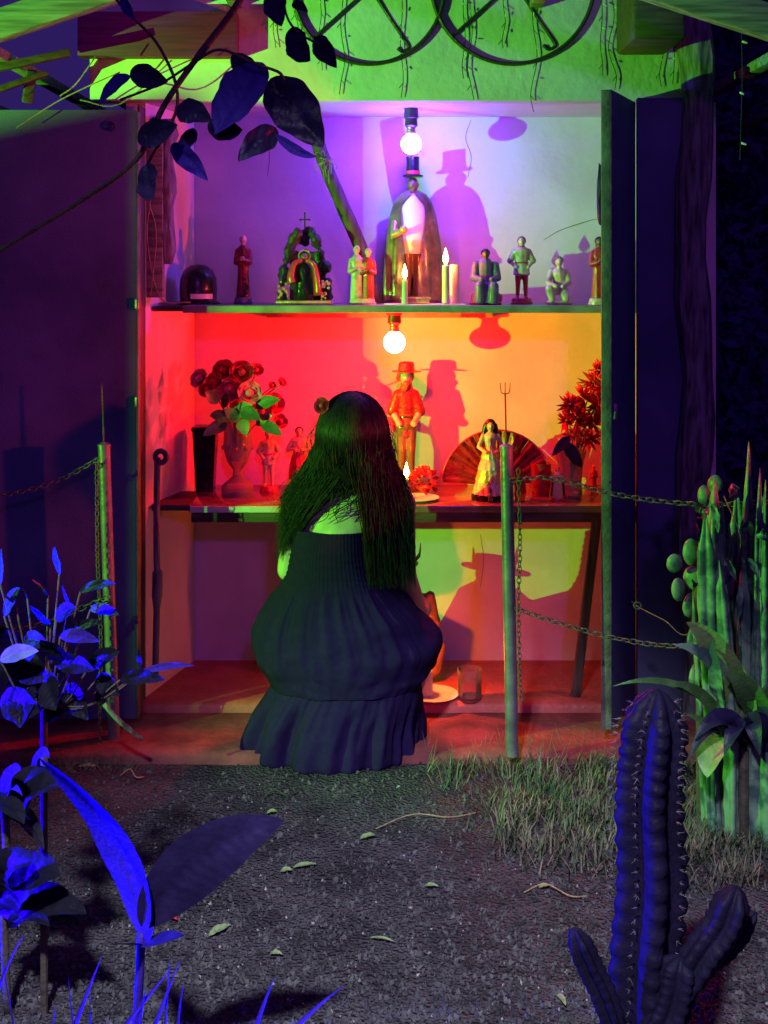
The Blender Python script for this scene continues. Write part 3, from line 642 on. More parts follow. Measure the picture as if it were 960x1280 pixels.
# black hat
t = thing('black_hat', 'round black bowler hat with a pale label at the upper shelf\'s left end', 'hat', (X(248, 3.92), 3.92, ZU)); o = V((X(248, 3.92), 3.92, ZU))
MB().lathe([(.070, 0), (.073, .003), (.066, .007), (.058, .010), (.060, .05), (.057, .085), (.045, .112), (.024, .126), (.001, .129)], o, 32, fold=lambda a, z: 1 + .03 * math.sin(2 * a)).build('crown', M['black'], t, ang=180)
vs = []
for k in range(9):
    a = R(-120 + 70 * k / 8 + 15)
    for z in (.018, .034): vs.append(o + V((math.cos(a) * .0625, math.sin(a) * .0625, z)))
MB().add(vs, [(2 * k, 2 * k + 2, 2 * k + 3, 2 * k + 1) for k in range(8)]).build('band', M['white'], t, ang=180)

# black grotto with cross and small saint
t = thing('grotto', 'black rocky grotto ornament topped by a cross sheltering a dark saint in a red cloak', 'grotto', (X(381, 3.88), 3.88, ZU)); o = V((X(381, 3.88), 3.88, ZU))
MB().box(o + V((-.088, -.055, 0)), o + V((.088, .05, .014)), bev=.004).build('plinth', M['goldp'], t)
g = MB(); rnd = random.Random(4)
for k in range(70):
    z = rnd.uniform(.02, .235); hw = interp([(0, .078), (.12, .068), (.19, .045), (.235, .022)], z); a = rnd.uniform(R(-20), R(200))
    g.ball(o + V((math.cos(a) * hw, math.sin(a) * .03 + .012, z)), rnd.uniform(.012, .02), 7, (1, .9, 1.1), lump=.4, seed=k)
g.box(o + V((-.05, .025, .01)), o + V((.05, .045, .17)))
g.build('rock_arch', M['rock'], t, remesh=.0038, sm=1)
cz = .245
MB().box(o + V((-.0025, -.003, cz)), o + V((.0025, .003, cz + .046)), bev=.001).box(o + V((-.013, -.0032, cz + .024)), o + V((.013, .0032, cz + .029)), bev=.001).ball(o + V((0, 0, cz + .047)), .004, 8).ball(o + V((-.014, 0, cz + .0265)), .004, 8).ball(o + V((.014, 0, cz + .0265)), .004, 8).build('cross', M['iron'], t)
g = MB().lathe([(.030, .012), (.027, .05), (.022, .09), (.026, .115), (.012, .132)], o + V((0, -.028, 0)), 26, fold=robe_fold(8, .07), sy=.75); g.build('robe', M['black'], t, ang=180)
g = MB(); head(g, o + V((0, -.030, .150)), .013); g.build('head', M['brownp'], t, remesh=.002)
MB().torus(o + V((0, -.022, .155)), .018, .0022, (0, 1, 0), n=20).build('halo', M['goldp'], t)
for sd in (-1, 1):
    pts = [o + V((sd * .006, -.04, .142)), o + V((sd * .03, -.045, .128)), o + V((sd * .04, -.05, .09)), o + V((sd * (.046 if sd > 0 else .036), -.05, .03 if sd > 0 else .07))]
    sp = spline(pts, 5); MB().tube(sp, [.006 + .007 * i / len(sp) for i in range(len(sp))], 8, shape=lambda a, q: 1 + .25 * math.sin(3 * a)).build('cloak', M['redp'], t, ang=180)
for sd in (-1, 1):
    g = MB()
    for k in range(13): g.ball(o + V((rnd.uniform(.045, .08) * sd, -.05 + rnd.uniform(-.006, .006), rnd.uniform(.016, .08))), rnd.uniform(.003, .007), 6)
    g.build('gilt_flowers', M['goldp'], t)

# caped top hat statue
t = thing('caped_statue', 'tall statue of a man in bronze cape with pale shirt and top hat', 'statue', (X(516, 4.02), 4.02, ZU)); o = V((X(516, 4.02), 4.02, ZU)); YS = 4.02; k = YS / F
def cape_fold(a, z): return 1 + interp([(0, .085), (.22, .05), (.32, .0)], z) * math.sin(11 * a + 1) + interp([(0, .03), (.3, 0)], z) * math.sin(23 * a)
prof = [(37, 4), (37, 20), (35, 55), (32, 85), (28.5, 112), (24, 126), (17, 136), (9, 141)]
n = 72; vs = []; fs = []
A0, A1 = R(-62), R(242)
prof2 = []
for i in range(len(prof) - 1):
    for q in range(4): prof2.append((lerp(prof[i][0], prof[i + 1][0], q / 4) * k, lerp(prof[i][1], prof[i + 1][1], q / 4) * k))
prof2.append((prof[-1][0] * k, prof[-1][1] * k))
for (r_, z) in prof2:
    op = interp([(0, .10), (.12, .12), (.26, .30), (.33, .34), (.36, .1)], z)
    for q in range(n):
        a = lerp(-PI / 2 + op * 1.7, 1.5 * PI - op * 1.7, q / (n - 1)); rr = r_ * cape_fold(a, z)
        vs.append(o + V((rr * math.cos(a), rr * math.sin(a) * .55, z)))
nr = len(prof2)
MB().add(vs, [(j * n + q, j * n + q + 1, (j + 1) * n + q + 1, (j + 1) * n + q) for j in range(nr - 1) for q in range(n - 1)]).build('cape', M['cape'], t, ang=180)
g = MB().lathe([(17 * k, 62 * k), (18 * k, 80 * k), (19 * k, 100 * k), (20 * k, 118 * k), (12 * k, 132 * k), (5.5 * k, 138 * k)], o, 24, sy=.8); g.build('shirt', M['white'], t, ang=180)
g = MB()
for sd in (-1, 1): g.cap(o + V((sd * 8 * k, 0, 66 * k)), o + V((sd * 9 * k, 0, 12 * k)), 9 * k, 7 * k)
g.build('trousers', M['brownp'], t, remesh=.004)
g = MB(); g.cap(o + V((-22 * k, -.02, 100 * k)), o + V((-24 * k, -.05, 85 * k)), 5 * k, 4.5 * k).cap(o + V((-24 * k, -.05, 85 * k)), o + V((-13 * k, -.078, 90 * k)), 4.5 * k, 4 * k).ball(o + V((-12 * k, -.08, 91 * k)), 5.5 * k, 10); g.build('arm', M['goldp'], t, remesh=.003)
g = MB(); head(g, o + V((0, -.004, 148 * k)), 8.5 * k); g.build('head', M['brownp'], t, remesh=.002)
MB().lathe([(13 * k, 158 * k), (13 * k, 160 * k), (8.6 * k, 161 * k), (8 * k, 176 * k), (8.4 * k, 183 * k), (.0004, 183.5 * k)], o, 24).build('top_hat', M['black'], t, ang=40)
MB().lathe([(8.9 * k, 161.2 * k), (8.8 * k, 165.5 * k)], o, 24, cap=False).build('hat_band', M['redp'], t)
MB().lathe([(32 * k, 0), (32 * k, 3 * k), (29 * k, 5 * k)], o, 28, sy=.75).build('plinth', M['brownp'], t)

# wooden staff with raffia tie
t = thing('staff', 'rough wooden staff tied with raffia leaning across the upper shelf', 'staff', P(452, 372, 4.0))
pts = spline([P(392, 165, 3.93), P(408, 208, 3.95), P(428, 258, 3.97), P(451, 310, 3.99), P(470, 380, 4.01)], 5)
MB().tube(pts, .023, 12, shape=lambda a, s: 1 + .18 * noise.noise(V((math.cos(a) * 2, math.sin(a) * 2, s * 8)))).build('shaft', M['darkwood_z'], t, ang=180)
rnd = random.Random(2)
for i in range(12):
    c = P(408 + rnd.uniform(-4, 6), 203 + rnd.uniform(-8, 8), 3.925); a = rnd.uniform(0, 2 * PI); L_ = rnd.uniform(.02, .05)
    MB().tube(spline([c, c + V((math.cos(a) * L_ * .5, -.01, math.sin(a) * L_ * .3 + .01)), c + V((math.cos(a) * L_, -.012, math.sin(a) * L_ * .6)), c + V((math.cos(a) * L_ * .8, -.01, math.sin(a) * L_ - .012))], 4), .0014, 5).build('raffia', M['straw'], t)
MB().torus(P(407, 203, 3.947), .021, .006, (pts[6] - pts[4]), n=20).build('binding', M['straw'], t)

# ------------------------------------------------------------------ lower shelf things
def rose(c, r, mt, parent, name='rose', seed=0, facing=(0, -1, .3)):
    rd = random.Random(seed); g = MB(); fz = V(facing).normalized(); q = fz.to_track_quat('Z', 'Y').to_matrix()
    tmp = MB().ball((0, 0, 0), r * .38, 10, (1, 1, 1.1))
    for ring, (nn, rr, op, sz) in enumerate(((3, .30, .15, .62), (4, .48, .35, .75), (5, .66, .65, .85), (6, .80, .95, .9))):
        for i in range(nn):
            a = 2 * PI * i / nn + ring * .7 + rd.uniform(-.2, .2)
            vs = []; n = 5
            for u_ in range(n):
                for v_ in range(n):
                    s_ = (u_ / (n - 1) - .5) * 2; tt = v_ / (n - 1)
                    an = a + s_ * 1.15 * (.55 + .45 * math.sin(PI * min(tt + .2, 1)))* 1.0
                    rad = r * (rr * (.35 + .65 * math.sin(tt * PI / 2)) + op * .35 * max(0, tt - .55))
                    zz = r * (-.35 + sz * tt * (1 - .22 * s_ * s_) - op * .55 * max(0, tt - .6))
                    vs.append((rad * math.cos(an), rad * math.sin(an), zz))
            tmp.add(vs, [(u_ * n + v_, u_ * n + v_ + 1, (u_ + 1) * n + v_ + 1, (u_ + 1) * n + v_) for u_ in range(n - 1) for v_ in range(n - 1)])
    g.add([q @ x + V(c) for x in tmp.v], tmp.f)
    return g.build(name, mt, parent, ang=180)

YV2 = 3.92
t = thing('rose_vase', 'amber cut glass pedestal vase holding the rose bouquet', 'vase', (X(297, YV2), YV2, ZL)); o = V((X(297, YV2), YV2, ZL)); k = YV2 / F
facet = lambda a, z: 1 + .07 * abs(math.sin(7 * a + z * 60))
MB().lathe([(19 * k, 0), (19 * k, 12 * k), (15 * k, 16 * k), (6 * k, 24 * k), (5 * k, 32 * k), (12 * k, 42 * k), (17 * k, 60 * k), (16 * k, 80 * k), (20 * k, 98 * k), (18.5 * k, 98 * k), (14 * k, 80 * k), (15 * k, 60 * k), (9 * k, 44 * k)], o, 42, fold=facet, cap=True).build('bowl', M['crystal'], t, ang=30)
for a in range(8):
    b = o + V((math.cos(a * PI / 4) * 17.5 * k, math.sin(a * PI / 4) * 17.5 * k, 60 * k)); MB().ball(b, 3 * k, 8).build('stud', M['crystal'], t)
bq = thing('rose_bouquet', 'bouquet of dark and pink roses with green leaves in the amber vase', 'bouquet', o + V((0, 0, .1)))
rd = random.Random(9)
for i, (px, py, rp, mk) in enumerate(((287, 488, 18, 'rose'), (250, 474, 12, 'rose'), (268, 478, 12, 'darkred'), (280, 463, 13, 'redpetal'), (302, 466, 14, 'redpetal'), (320, 463, 9, 'darkred'), (312, 492, 14, 'rose'), (342, 505, 13, 'redpetal'), (352, 478, 6, 'darkred'), (340, 482, 5, 'darkred'), (326, 515, 12, 'darkred'), (300, 505, 13, 'darkred'), (350, 527, 9, 'darkred'), (259, 487, 10, 'darkred'))):
    Yr = YV2 - .06 + rd.uniform(-.05, .05); c = P(px, py, Yr); rose(c, rp * k * 1.12, M[mk], bq, seed=i, facing=((px - 297) / 90, -1 + rd.uniform(0, .5), .5))
    MB().tube(spline([c - V((0, 0, rp * k * .3)), c.lerp(o + V((0, 0, 95 * k)), .5) + V((0, 0, -.005)), o + V((rd.uniform(-.01, .01), rd.uniform(-.01, .01), 55 * k))], 5), .0018, 5).build('stem', M['leaf'], bq)
for i, (b0, t0, wd, mk) in enumerate((((272, 505), (256, 490), 15, 'leafpale'), ((292, 520), (316, 508), 20, 'leafpale'), ((298, 528), (280, 512), 14, 'leafpale'), ((285, 530), (254, 545), 17, 'leafpale'), ((300, 525), (308, 545), 16, 'leafpale'), ((320, 532), (340, 520), 13, 'leafpale'), ((285, 525), (262, 520), 16, 'leaf'), ((280, 510), (285, 492), 12, 'leaf'), ((318, 510), (350, 500), 16, 'leaf'), ((325, 530), (352, 545), 15, 'leaf'), ((300, 515), (325, 525), 18, 'leaf'))):
    Yl = YV2 - .12 + rd.uniform(-.02, .02); MB().leaf(P(*b0, Yl), P(*t0, Yl - .02), wd * k, (rd.uniform(-.3, .1), -1, .5), (0, 0, .006), n=8).build('leaf', M[mk], bq, ang=180)

limbed(336, 4.0, ZL, 78, 'small red lit female statuette with hands on hips beside the amber vase', M['fleshp'], M['fleshp'], M['fleshp'], M['redp'], M['redp'], arm='hip', skirt=None, wid=.95)
limbed(374, 4.02, ZL, 80, 'small statuette in red skirt half hidden behind the woman\'s hair', M['fleshp'], M['redp'], M['fleshp'], M['redp'], M['black'], arm='front', skirt=M['redp'])
# dark square vase behind the roses
t = thing('dark_pot', 'dark square pot standing in shadow behind the amber vase', 'pot', (X(256, 4.0), 4.0, ZL)); o = V((X(257, 4.0), 4.0, ZL))
MB().add([o + V((x * .028, y * .028, 0)) for x, y in ((-1, -1), (1, -1), (1, 1), (-1, 1))] + [o + V((x * .038, y * .038, .2)) for x, y in ((-1, -1), (1, -1), (1, 1), (-1, 1))] + [o + V((x * .032, y * .032, .2)) for x, y in ((-1, -1), (1, -1), (1, 1), (-1, 1))] + [o + V((x * .026, y * .026, .05)) for x, y in ((-1, -1), (1, -1), (1, 1), (-1, 1))],
         [(0, 3, 2, 1)] + [(i, (i + 1) % 4, 4 + (i + 1) % 4, 4 + i) for i in range(4)] + [(4 + i, 4 + (i + 1) % 4, 8 + (i + 1) % 4, 8 + i) for i in range(4)] + [(8 + i, 8 + (i + 1) % 4, 12 + (i + 1) % 4, 12 + i) for i in range(4)] + [(12, 13, 14, 15)]).build('pot', M['black'], t)
MB().box(o + V((-.042, -.042, .2005)), o + V((.042, .042, .215)), bev=.003).build('rim', M['black'], t)

limbed(508, 4.03, ZL, 158, 'tall statuette of a bearded man in brimmed hat and red shirt', M['deepred'], M['brownp'], M['fleshp'], M['brownp'], M['brownp'], hat=M['deepred'], arm='hip', wid=.66)
# red carnation-like ball of flowers
t = thing('red_flower_posy', 'round posy of red paper petals beside the burning candle', 'posy', (X(530, 3.92), 3.92, ZL))
rd = random.Random(21); o = V((X(530, 3.92), 3.92, ZL + .045))
MB().lathe([(.012, -.045), (.016, -.03), (.03, -.015)], o, 14).build('holder', M['redp'], t)
for i in range(46):
    d = V((rd.gauss(0, 1), rd.gauss(0, 1), rd.gauss(0, 1) + .4)).normalized(); c = o + d * .025
    MB().leaf(c, c + d * .03, .022, d.orthogonal(), (0, 0, .002), .4, 4, wav=.3, seed=i).build('petal', M['redpetal'], t, ang=180)

# fan with dancer statue in front
YF = 3.93; kf = YF / F
t = thing('folding_fan', 'open red folding fan standing behind the dancer statuette', 'fan', P(621, 613, YF))
piv = P(621, 606, YF)
for i in range(17):
    a = R(172 - 164 * i / 16); d = V((math.cos(a), 0, math.sin(a))); sd = V((-math.sin(a), 0, math.cos(a)))
    y0 = .004 * (i % 2) - .002; vs = []
    for (r_, w_) in ((.03, .006), (.10, .0095), (.178, .0155)):
        for q in (-1, 0, 1):
            vs.append(piv + d * r_ + sd * q * w_ + V((0, y0 - .006 * (q == 0), 0))); vs.append(piv + d * r_ + sd * q * w_ + V((0, y0 + .002 - .006 * (q == 0), 0)))
    fs = []
    for j in range(2):
        for q in range(2):
            b0 = j * 6 + q * 2; fs += [(b0, b0 + 2, b0 + 8, b0 + 6), (b0 + 1, b0 + 7, b0 + 9, b0 + 3)]
    fs += [(12, 14, 15, 13), (14, 16, 17, 15)]
    MB().add(vs, fs).build('slat', M['fan'], t, ang=20)
arc = [piv + V((math.cos(R(175 - 170 * i / 30)) * .179, -.006, math.sin(R(175 - 170 * i / 30)) * .179)) for i in range(31)]
MB().tube(arc, .003, 6).build('trim', M['darkred'], t)
MB().ball(piv + V((0, -.012, 0)), .008, 10).build('pivot', M['goldp'], t)
YD = 3.85; kd = YD / F
t = thing('dancer_statuette', 'dark haired dancer statuette in tiered yellow skirt before the red fan', 'statuette', (X(614, YD), YD, ZL)); o = V((X(613, YD), YD, ZL))
MB().lathe([(24 * kd, 0), (24 * kd, 6 * kd), (21 * kd, 8 * kd)], o, 22, sy=.8).build('plinth', M['black'], t)
for j, (z0, z1, r0, r1) in enumerate(((8, 26, 21.5, 17.5), (24, 40, 18.5, 14.5), (38, 54, 15.5, 10.5), (52, 68, 11.5, 6.5))):
    MB().lathe([(r0 * kd, z0 * kd), (r0 * .96 * kd, (z0 + 3) * kd), (lerp(r0, r1, .6) * kd, lerp(z0, z1, .6) * kd), (r1 * .95 * kd, z1 * kd)], o, 48, fold=(lambda f: lambda a, z: 1 + (.06 if z < (f + 4) * kd else .03) * math.sin(14 * a + f))(z0), cap=False).build('skirt_tier', M['creamp'] if j % 2 == 0 else M['goldp'], t, ang=180)
g = MB().cap(o + V((0, 0, 64 * kd)), o + V((0, 0, 78 * kd)), 6.5 * kd, 8 * kd)
for sd in (-1, 1): g.cap(o + V((sd * 9 * kd, 0, 80 * kd)), o + V((sd * 15 * kd, -.006, 66 * kd)), 3 * kd, 2.5 * kd).cap(o + V((sd * 15 * kd, -.006, 66 * kd)), o + V((sd * 6 * kd, -.026, 60 * kd)), 2.5 * kd, 2.2 * kd)
head(g, o + V((0, -.002, 92 * kd)), 6 * kd); g.build('figure', M['fleshp'], t, remesh=.0022)
g = MB().ball(o + V((0, .005, 94 * kd)), 7.2 * kd, 12)
for sd in (-1, 1): g.cap(o + V((sd * 5 * kd, .006, 92 * kd)), o + V((sd * 9 * kd, .004, 76 * kd)), 4.5 * kd, 3 * kd)
g.build('hair', M['black'], t, remesh=.0025)
# little bottle in front of dancer
t = thing('small_bottle', 'tiny clear bottle with dark cap standing before the dancer statuette', 'bottle', (X(613, 3.79), 3.79, ZL)); o = V((X(613, 3.79), 3.79, ZL))
MB().lathe([(.007, 0), (.0075, .002), (.0075, .02), (.004, .026), (.003, .034)], o, 16).build('glass', M['glass'], t, ang=50)
MB().lathe([(.004, .0335), (.004, .046)], o, 12).build('cap', M['socket'], t)

# red candle cups, crystal vase, small glass
def cup(px, Y, hpx, wpx, label, mt, cat='candle holder'):
    k = Y / F; o = V((X(px, Y), Y, ZL)); t = thing('candle_cup', label, cat, o)
    MB().lathe([(wpx * .42 * k, 0), (wpx * .5 * k, hpx * .2 * k), (wpx * .5 * k, hpx * k), (wpx * .44 * k, hpx * k), (wpx * .42 * k, hpx * .25 * k)], o, 24).build('cup', mt, t, ang=50)
    MB().lathe([(wpx * .41 * k, hpx * .27 * k), (wpx * .41 * k, hpx * .6 * k), (.001, hpx * .58 * k)], o, 20).build('wax', M['redp'], t, ang=50)
M['redglass'] = mat('red_glass', (0.75, 0.03, 0.04), 0.08, (0.6, 0.02, 0.03), bump=0.1, trans=0.6, rvar=0)
cup(650, 3.84, 36, 15, 'tall red glass candle cup just right of the trident pole', M['redglass'])
cup(676, 3.93, 40, 26, 'wide dark red candle cup in front of the fan', M['fan'])
t = thing('small_glass', 'tiny clear shot glass near the front edge of the lower shelf', 'glass', (X(661, 3.78), 3.78, ZL)); o = V((X(661, 3.78), 3.78, ZL))
MB().lathe([(.006, 0), (.008, .02), (.0072, .02), (.0055, .003)], o, 16).build('bowl', M['glass'], t, ang=50)
MB().lathe([(.0055, .0035), (.0065, .013), (.001, .013)], o, 14).build('drink', M['water'], t, ang=50)
robed(697, 3.83, ZL, 42, 'very small pink robed statuette leaning by the crystal vase', M['fleshp'], M['creamp'], M['redp'], M['brownp'], 1.3, cloak=M['redp'])
robed(742, 3.95, ZL, 36, 'little plain dark red figurine right of the crystal vase', M['redp'], M['redp'], M['redp'], M['redp'], .9)
YC = 3.88; kc = YC / F
t = thing('crystal_vase', 'clear cut crystal vase with studded sides holding red flowers', 'vase', (X(713, YC), YC, ZL)); o = V((X(713, YC), YC, ZL))
MB().lathe([(13 * kc, 0), (15 * kc, 4 * kc), (14 * kc, 20 * kc), (15 * kc, 40 * kc), (20 * kc, 60 * kc), (18.5 * kc, 60 * kc), (13 * kc, 40 * kc), (12 * kc, 10 * kc)], o, 40, fold=lambda a, z: 1 + .06 * math.sin(10 * a) * math.sin(z * 260)).build('bowl', M['crystal'], t, ang=30)
fb = thing('red_flower_bouquet', 'bushy bouquet of spiky red flowers in the crystal vase', 'bouquet', o + V((0, 0, .1)))
rd = random.Random(33)
for i, (px, py, rp) in enumerate(((742, 478, 20), (730, 498, 20), (748, 505, 22), (712, 505, 17), (722, 522, 22), (742, 530, 22), (708, 526, 15), (758, 485, 20), (756, 520, 20), (718, 545, 15), (738, 550, 14), (748, 462, 14), (762, 545, 16), (768, 505, 18))):
    c = P(px, py, YC + rd.uniform(-.04, .05)); g = MB()
    for q in range(44):
        d = V((rd.gauss(0, 1), rd.gauss(0, 1) - .5, rd.gauss(0, 1) + .3)).normalized()
        g.leaf(c + d * .004, c + d * rp * kc * rd.uniform(.75, 1.15), .011, d.orthogonal(), V((0, 0, rd.uniform(-.004, .004))), .5, 4, wav=.1, seed=q)
    g.build('flower', M['redpetal'], fb, ang=180)
    MB().tube([c, c.lerp(o + V((0, 0, 60 * kc)), .6), o + V((rd.uniform(-.01, .01), rd.uniform(-.01, .01), 25 * kc))], .002, 5).build('stem', M['leaf'], fb)
MB().leaf(P(705, 552, YC - .05), P(728, 585, YC - .06), 17 * kc, (.3, -1, .1), n=8).build('leaf', M['leafdark'], fb, ang=180)
MB().leaf(P(712, 545, YC - .05), P(690, 570, YC - .06), 12 * kc, (-.3, -1, .1), n=8).build('leaf', M['leafdark'], fb, ang=180)
# dark vertical club/stick at the left of the lower shelf (hanging staff)
t = thing('knobbed_stick', 'dark knobbed walking stick hanging at the left end of the shelves', 'stick', P(197, 900, 3.70))
pts = [P(197, 572, 3.72), P(196, 620, 3.72), P(196, 700, 3.72), P(197, 720, 3.72), P(196, 760, 3.72), P(194, 852, 3.715)]
MB().tube(spline(pts, 4), [.010 + .006 * (10 < i < 16) for i in range(21)], 10).build('shaft', M['bark'], t, ang=180)
MB().torus(P(201, 571, 3.715), .018, .009, (.3, 1, 0), n=18, m=8).build('knob', M['bark'], t)

# ------------------------------------------------------------------ floor things
t = thing('water_glass', 'straight clear glass of water on the niche floor', 'glass', (X(587, 3.73), 3.745, ZFL)); o = V((X(587, 3.745), 3.745, ZFL)); kg = 3.745 / F
MB().lathe([(14 * kg, 0), (15 * kg, 2 * kg), (15.5 * kg, 38 * kg), (14.6 * kg, 38 * kg), (14 * kg, 4 * kg), (.001, 4 * kg)], o, 32).build('tumbler', M['glass'], t, ang=50)
MB().lathe([(.001, 4.3 * kg), (13.7 * kg, 4.3 * kg), (14.1 * kg, 23 * kg), (.001, 23 * kg)], o, 30, cap=False).build('water', M['water'], t, ang=50)
# hat statue on the floor in front of the kneeling woman (its shadow falls on the wall)
t = thing('floor_statue', 'dark horned figure statue on the niche floor in front of the crouching woman', 'statue', (.035, 3.90, ZFL)); o = V((.035, 3.90, ZFL))
g = MB().ball(o + V((0, 0, .06)), .12, 16, (1.0, .42, .85), lump=.3).cap(o + V((0, 0, .12)), o + V((.01, 0, .21)), .075, .055)
g.cap(o + V((.06, 0, .20)), o + V((.095, 0, .15)), .024, .02).cap(o + V((.095, 0, .15)), o + V((.088, 0, .215)), .017, .012).cap(o + V((-.05, 0, .2)), o + V((-.09, -.02, .14)), .024, .02)
head(g, o + V((.012, 0, .275)), .03)
g.v = [o + (v - o) * 1.3 for v in g.v]; g.v = [V((v.x, v.y, max(v.z, ZFL))) for v in g.v]
g.build('figure', M['brownp'], t, remesh=.006)
g = MB().lathe([(.046, .292), (.046, .297), (.028, .30), (.026, .325), (.001, .328)], o + V((.012, 0, 0)), 20)
g.v = [o + (v - o) * 1.3 for v in g.v]
g.build('hat', M['black'], t)
for sd in (-1, 1): MB().tube(spline([o + V((.012 + sd * .028, 0, .30)) * 1.3, o + V((.012 + sd * .047, 0, .312)) * 1.3, o + V((.012 + sd * .052, 0, .345)) * 1.3], 4), [.008, .008, .007, .006, .006, .004, .003, .002, .001], 8).build('horn', M['black'], t)

# ------------------------------------------------------------------ the crouching woman
wm = thing('person', 'long haired woman in dark strapless dress crouching with her back turned before the altar', 'person', (X(430, 3.48), 3.48, 0.03))
hc = P(441, 548, 3.43)
b = MB()
b.ball(hc, .088, 18, (.86, 1.0, 1.12)).ball(hc + V((0, .045, -.055)), .052, 12, (.95, .9, 1)).ball(hc + V((0, .095, -.012)), .013, 8, (.8, 1.2, 1.5)).ball(hc + V((0, .082, -.055)), .014, 8, (1.6, .7, .6))
for sd in (-1, 1): b.ball(hc + V((sd * .078, .01, -.01)), .02, 8, (.4, .8, 1.3)).ball(hc + V((sd * .03, .08, .012)), .012, 8)
nk, ch = P(440, 612, 3.47), P(432, 650, 3.48)
b.cap(hc + V((0, .01, -.06)), nk, .048, .052, 14)
SL, SR = P(375, 628, 3.47), P(500, 630, 3.48)
b.cap(nk + V((-.02, 0, -.01)), SL, .045, .048, 12).cap(nk + V((.02, 0, -.01)), SR, .045, .048, 12)
wst, pel = P(425, 745, 3.47), P(428, 830, 3.46)
b.ball(P(432, 655, 3.48), .1, 18, (1.32, .82, 1.25)).cap(P(430, 680, 3.48), wst, .102, .1, 16).cap(wst, pel, .11, .135, 16)
EL, ER = P(361, 712, 3.47), P(506, 718, 3.49)
b.cap(SL, EL, .043, .034, 12).cap(SR, ER, .043, .034, 12)
HL, HR = P(415, 745, 3.70), P(526, 768, 3.64)
b.cap(EL, HL, .034, .023, 12).cap(ER, HR, .034, .023, 12)
def hand(b, w0, d, up, side):
    d, up = V(d).normalized(), V(up).normalized(); s = d.cross(up).normalized() * side
    b.cap(w0, w0 + d * .045, .024, .026, 10).cap(w0 + d * .02 + s * .012, w0 + d * .055 + s * .012, .018, .02, 8).cap(w0 + d * .02 - s * .012, w0 + d * .055 - s * .012, .018, .02, 8)
    for i, (off, ln) in enumerate(((.028, .068), (.010, .078), (-.009, .072), (-.027, .056))):
        p0 = w0 + d * .066 + s * off; p1 = p0 + (d * .9 - up * .35).normalized() * ln * .5; p2 = p1 + (d * .5 - up * .85).normalized() * ln * .5
        b.cap(p0, p1, .0088, .008, 8).cap(p1, p2, .008, .0065, 8)
    p0 = w0 + d * .02 + s * .03; p1 = p0 + (d * .6 + s * .8).normalized() * .035; b.cap(p0, p1, .011, .0095, 8).cap(p1, p1 + (d * .9 - up * .3).normalized() * .028, .0095, .007, 8)
hand(b, HL, (.35, .8, -.2), (0, .3, 1), 1); hand(b, HR, (.12, .55, .1), (.9, -.2, .4), -1)
KL, KR = P(352, 818, 3.54), P(522, 814, 3.56)
AL, AR = P(392, 915, 3.52), P(486, 915, 3.53)
b.cap(pel + V((-.07, 0, 0)), KL, .085, .055, 14).cap(pel + V((.07, 0, 0)), KR, .085, .055, 14)
for Kn, An, sd in ((KL, AL, -1), (KR, AR, 1)):
    b.cap(Kn, Kn.lerp(An, .5) + V((0, -.02, 0)), .055, .05, 12).cap(Kn.lerp(An, .5) + V((0, -.02, 0)), An, .05, .034, 12)
    ft = V((An.x, An.y, .055)); b.cap(An, ft, .034, .03, 10).cap(ft + V((0, -.03, 0)), ft + V((sd * .02, .13, -.003)), .026, .024, 10)
    for i in range(5): b.cap(ft + V((sd * .02 + (i - 2) * .014, .13, -.006)), ft + V((sd * .02 + (i - 2) * .016, .165 - abs(i - 1) * .006, -.012)), .0085, .0075, 6)
b.build('body', M['skin'], wm, remesh=.0065, sm=4)

def ringmesh(rows, n, fold, name, mt, top_open=True):
    vs = []
    for j, (py, l, r, Yc, bd, z) in enumerate(rows):
        cx = (X(l, Yc) + X(r, Yc)) / 2; a = (X(r, Yc) - X(l, Yc)) / 2
        if z is None: z = Z(py, Yc - bd * .55)
        for k in range(n):
            t = 2 * PI * k / n; f = fold(t, py)
            sx = math.copysign(abs(math.cos(t)) ** .9, math.cos(t)); sy = math.copysign(abs(math.sin(t)) ** .9, math.sin(t))
            dz = .0
            vs.append(V((cx + a * sx * (1 + f / max(a, .1)), Yc + bd * sy * (1 + f / max(bd, .1)), z + dz)))
    fs = [(j * n + k, j * n + (k + 1) % n, (j + 1) * n + (k + 1) % n, (j + 1) * n + k) for j in range(len(rows) - 1) for k in range(n)]
    return MB().add(vs, fs)
def dense(rows, m):
    out = []
    sp = [spline([V((r[i], 0, 0)) for r in rows], m) for i in range(5)]
    return [tuple(sp[i][j].x for i in range(5)) + (None,) for j in range(len(sp[0]))]
NR = 260
